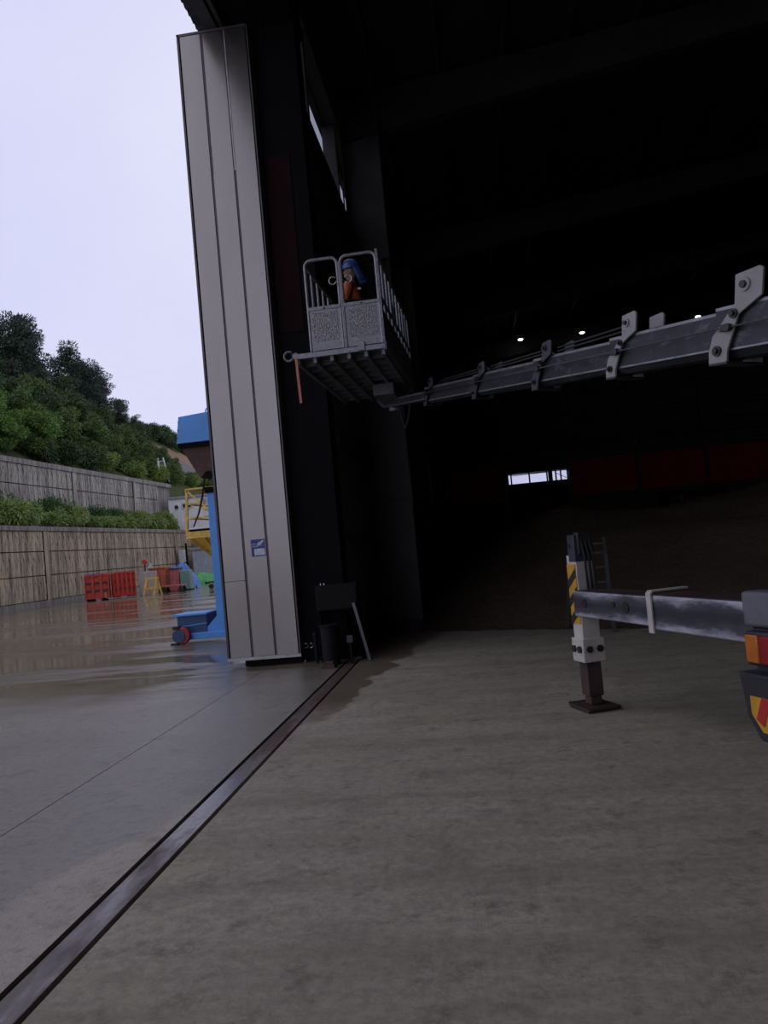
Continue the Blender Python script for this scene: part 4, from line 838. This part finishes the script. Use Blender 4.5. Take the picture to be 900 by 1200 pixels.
def heap(name, mt, cx, cy, rx, ry, h, label, cat, seed, parent=None):
    b = MB(); n = 22; v_ = []; f = []
    for j in range(n+1):
        for i in range(n+1):
            x, y = -1+2*i/n, -1+2*j/n; r = math.hypot(x, y); z = h*max(0, 1-r**1.8)**.7*(1+.5*noise.noise((x*2+seed, y*2, seed)))
            v_.append((cx+x*rx, cy+y*ry, z+.12*h*noise.noise((x*5, y*5, seed))*(1 if r < 1 else 0)))
    f = [(j*(n+1)+i, j*(n+1)+i+1, (j+1)*(n+1)+i+1, (j+1)*(n+1)+i) for j in range(n) for i in range(n) if math.hypot(-1+2*(i+.5)/n, -1+2*(j+.5)/n) < 1]
    return tag(b.add(v_, f).build(name, mt, parent, smooth=True), label, cat)
heap('tarp_heap', 'tarp_blue', -19.3, 49.4, 1.35, 1.2, 1.55, 'heap under a crumpled blue tarpaulin behind the clutter', 'tarpaulin', 3)
heap('tarp_sheet', 'tarp_green', -20.6, 57.4, 2.0, 1.2, .75, 'low heap under a bright green tarpaulin before the grey container', 'tarpaulin', 8)
heap('sack_heap', 'sack_white', -20.3, 47.5, .75, .5, 1.6, 'pale green sacks heaped behind the orange box', 'sacks', 5)
t = thing('hand_cart', (-15.1, 44.6, 0), 'small rusty red cart near the yellow hopper', 'cart'); MB().box(-15.6, -14.6, 44.3, 44.9, .35, .45).build('deck', 'rust_dark', t)
for x in (-15.45, -14.8): MB().cyl((x, 44.3, .15), (x, 44.4, .15), .15, n=10).build('wheel', 'rubber', t); MB().bar((x+.2, 44.6, .45), (x+.2, 44.6, 1.4), .07).build('post', 'wheel_red', t)
for z in (.8, 1.1, 1.4): MB().bar((-15.25, 44.6, z), (-14.6, 44.6, z), .06).build('rung', 'wheel_red', t)

# ------------------------------------------------------------------ blue mobile machine and yellow hopper
bm_ = thing('mobile_elevator', (-5.0, 15.6, 0), 'bright blue mobile elevator with a hooded head beside the silver door', 'machine')
BY = 15.3
MB().box(-5.27, -5.07, BY, BY+.2, .18, 3.0).build('mast', 'machine_blue', bm_, .01); MB().box(-5.3, -5.04, BY-.03, BY+.23, 2.98, 3.1).build('mast_cap', 'black_steel', bm_)
MB().box(-5.95, -4.2, BY-.02, BY+.22, .07, .2).build('base_beam', 'machine_blue', bm_, .01)
MB().prism([(-5.6, .2), (-5.27, .2), (-5.27, .52)], (0, BY+.06, 0), (1, 0, 0), (0, 0, 1), (0, .08, 0)).build('gusset', 'machine_blue', bm_)
cwt = MB().box(-6.12, -5.5, BY+.05, BY+.75, .16, .56).build('counterweight', 'machine_navy', bm_, .012); MB().box(-6.2, -5.48, BY+.0, BY+.8, .55, .585).build('lid', 'machine_blue', cwt); MB().bar((-6.1, BY+.04, .33), (-5.5, BY+.04, .38), .02).build('rib', 'machine_blue', cwt)
wh = MB().cyl((-5.98, BY-.13, .17), (-5.98, BY-.03, .17), .17, n=24).build('wheel', 'wheel_red', bm_, .02)
MB().cyl((-6.04, BY-.15, .17), (-6.04, BY-.1, .17), .13, n=20).build('wheel_cover', 'machine_navy', wh); MB().box(-6.14, -6.02, BY-.16, BY, .3, .36).build('bracket', 'rubber', wh); MB().box(-6.2, -6.05, BY-.18, BY-.06, .0, .035).build('brake_pad', 'rubber', wh)
MB().cyl((-4.55, BY-.13, .15), (-4.55, BY-.03, .15), .15, n=20).build('wheel', 'wheel_red', bm_, .02)
hd = MB().prism([(-5.70, 4.56), (-5.78, 4.02), (-4.3, 4.02), (-4.3, 4.66)], (0, BY-.1, 0), (1, 0, 0), (0, 0, 1), (0, .8, 0)).build('head_hood', 'machine_blue', bm_, .01)
MB().prism([(-5.77, 4.02), (-5.42, 3.38), (-5.36, 3.3), (-5.25, 3.42), (-5.1, 3.42), (-4.95, 3.1), (-4.3, 3.1), (-4.3, 4.02)], (0, BY+.0, 0), (1, 0, 0), (0, 0, 1), (0, .6, 0)).build('discharge_chute', 'rust_dark', bm_)
MB().box(-5.76, -4.3, BY-.06, BY+.66, 3.93, 4.03).build('hood_lip', 'black_steel', bm_)
for k in range(3): MB().cyl((-5.70-.025*k, BY-.11, 4.45-.16*k), (-5.70-.025*k, BY-.098, 4.45-.16*k), .014, n=8).build('rivet', 'bolt_dark', hd)
MB().tube([(-5.13+.06*math.cos(a), BY+.1, 4.62+.1*math.sin(a)) for a in [math.pi*k/8 for k in range(9)]], .014, 6).build('lifting_eye', 'machine_blue', hd)
MB().box(-4.75, -4.25, BY+.0, BY+.6, .2, 4.1).build('elevator_column', 'machine_blue', bm_, .02)
pts = [(-5.49, 15.90, 3.35), (-5.82, 16.60, 3.03), (-6.36, 17.80, 2.74), (-7.11, 19.45, 2.53)]
tag(MB().tube(pts, .022, 6).build('power_cable', 'rubber'), 'black cable hanging from the blue machine to the yellow hopper', 'cable')
yh = thing('feed_hopper', (-6.3, 20, 0), 'yellow hopper with a railed platform behind the blue machine', 'hopper')
HX0, HX1, HY0, HY1 = -7.36, -5.2, 19.5, 21.4
MB().box(HX0, HX1, HY0, HY1, 2.22, 2.4).build('platform', 'yellow_paint', yh, .01); MB().box(HX0+.1, HX1-.05, HY0+.02, HY1, 2.4, 2.46).build('platform_mat', 'black_steel', yh)
ap = (-6.62, -6.42, 20.2, 20.4); zt, zb = 2.22, 1.5
MB().add([(HX0+.04, HY0+.04, zt), (HX1-.04, HY0+.04, zt), (HX1-.04, HY1-.04, zt), (HX0+.04, HY1-.04, zt), (ap[0], ap[2], zb), (ap[1], ap[2], zb), (ap[1], ap[3], zb), (ap[0], ap[3], zb)],
    [(0, 1, 5, 4), (1, 2, 6, 5), (2, 3, 7, 6), (3, 0, 4, 7), (4, 5, 6, 7), (3, 2, 1, 0)]).build('funnel', 'yellow_paint', yh)
for k in range(6):
    x = lerp(HX0+.1, HX1-.1, k/5); xe = lerp(ap[0], ap[1], k/5); MB().bar((x, HY0+.03, zt-.02), (xe, ap[2]-.01, zb), .05, .06).build('funnel_rib', 'yellow_paint', yh)
MB().box(ap[0]-.08, ap[1]+.08, ap[2]-.08, ap[3]+.08, 1.38, 1.54).build('outlet', 'yellow_paint', yh, .01)
for x, y in ((HX0+.03, HY0+.03), (HX0+.03, HY1-.05), (HX1-.05, HY0+.03), (HX1-.05, HY1-.05)): MB().bar((x, y, 2.4), (x+(.08 if x < -7 else 0), y, 3.52), .06).build('rail_post', 'yellow_paint', yh)
for z in (2.75, 3.12, 3.5): MB().bar((HX0+.08, HY0+.03, z), (HX1, HY0+.03, z+.02), .04).build('guard_rail', 'yellow_paint', yh); MB().bar((HX0+.08, HY0+.03, z), (HX0+.08, HY1, z+.02), .04).build('guard_rail', 'yellow_paint', yh)
for x in (-7.25, -6.9): MB().bar((x, HY0+.02, 3.46 if x < -7 else 3.0), (x+1.05, HY0+.02, 2.44), .04).build('rail_brace', 'yellow_paint', yh)
for y in (HY0+.1, HY1-.1): MB().box(HX1-.15, HX1-.03, y-.06, y+.06, 0, 2.22).build('leg', 'yellow_paint', yh)
MB().box(HX1-.15, HX1-.03, HY0, HY1, 1.0, 1.1).build('leg_brace', 'yellow_paint', yh)
for y in (HY1-.1,): MB().bar((HX0+.3, y, 2.2), (HX1-.1, y, .4), .1).build('strut', 'yellow_paint', yh)
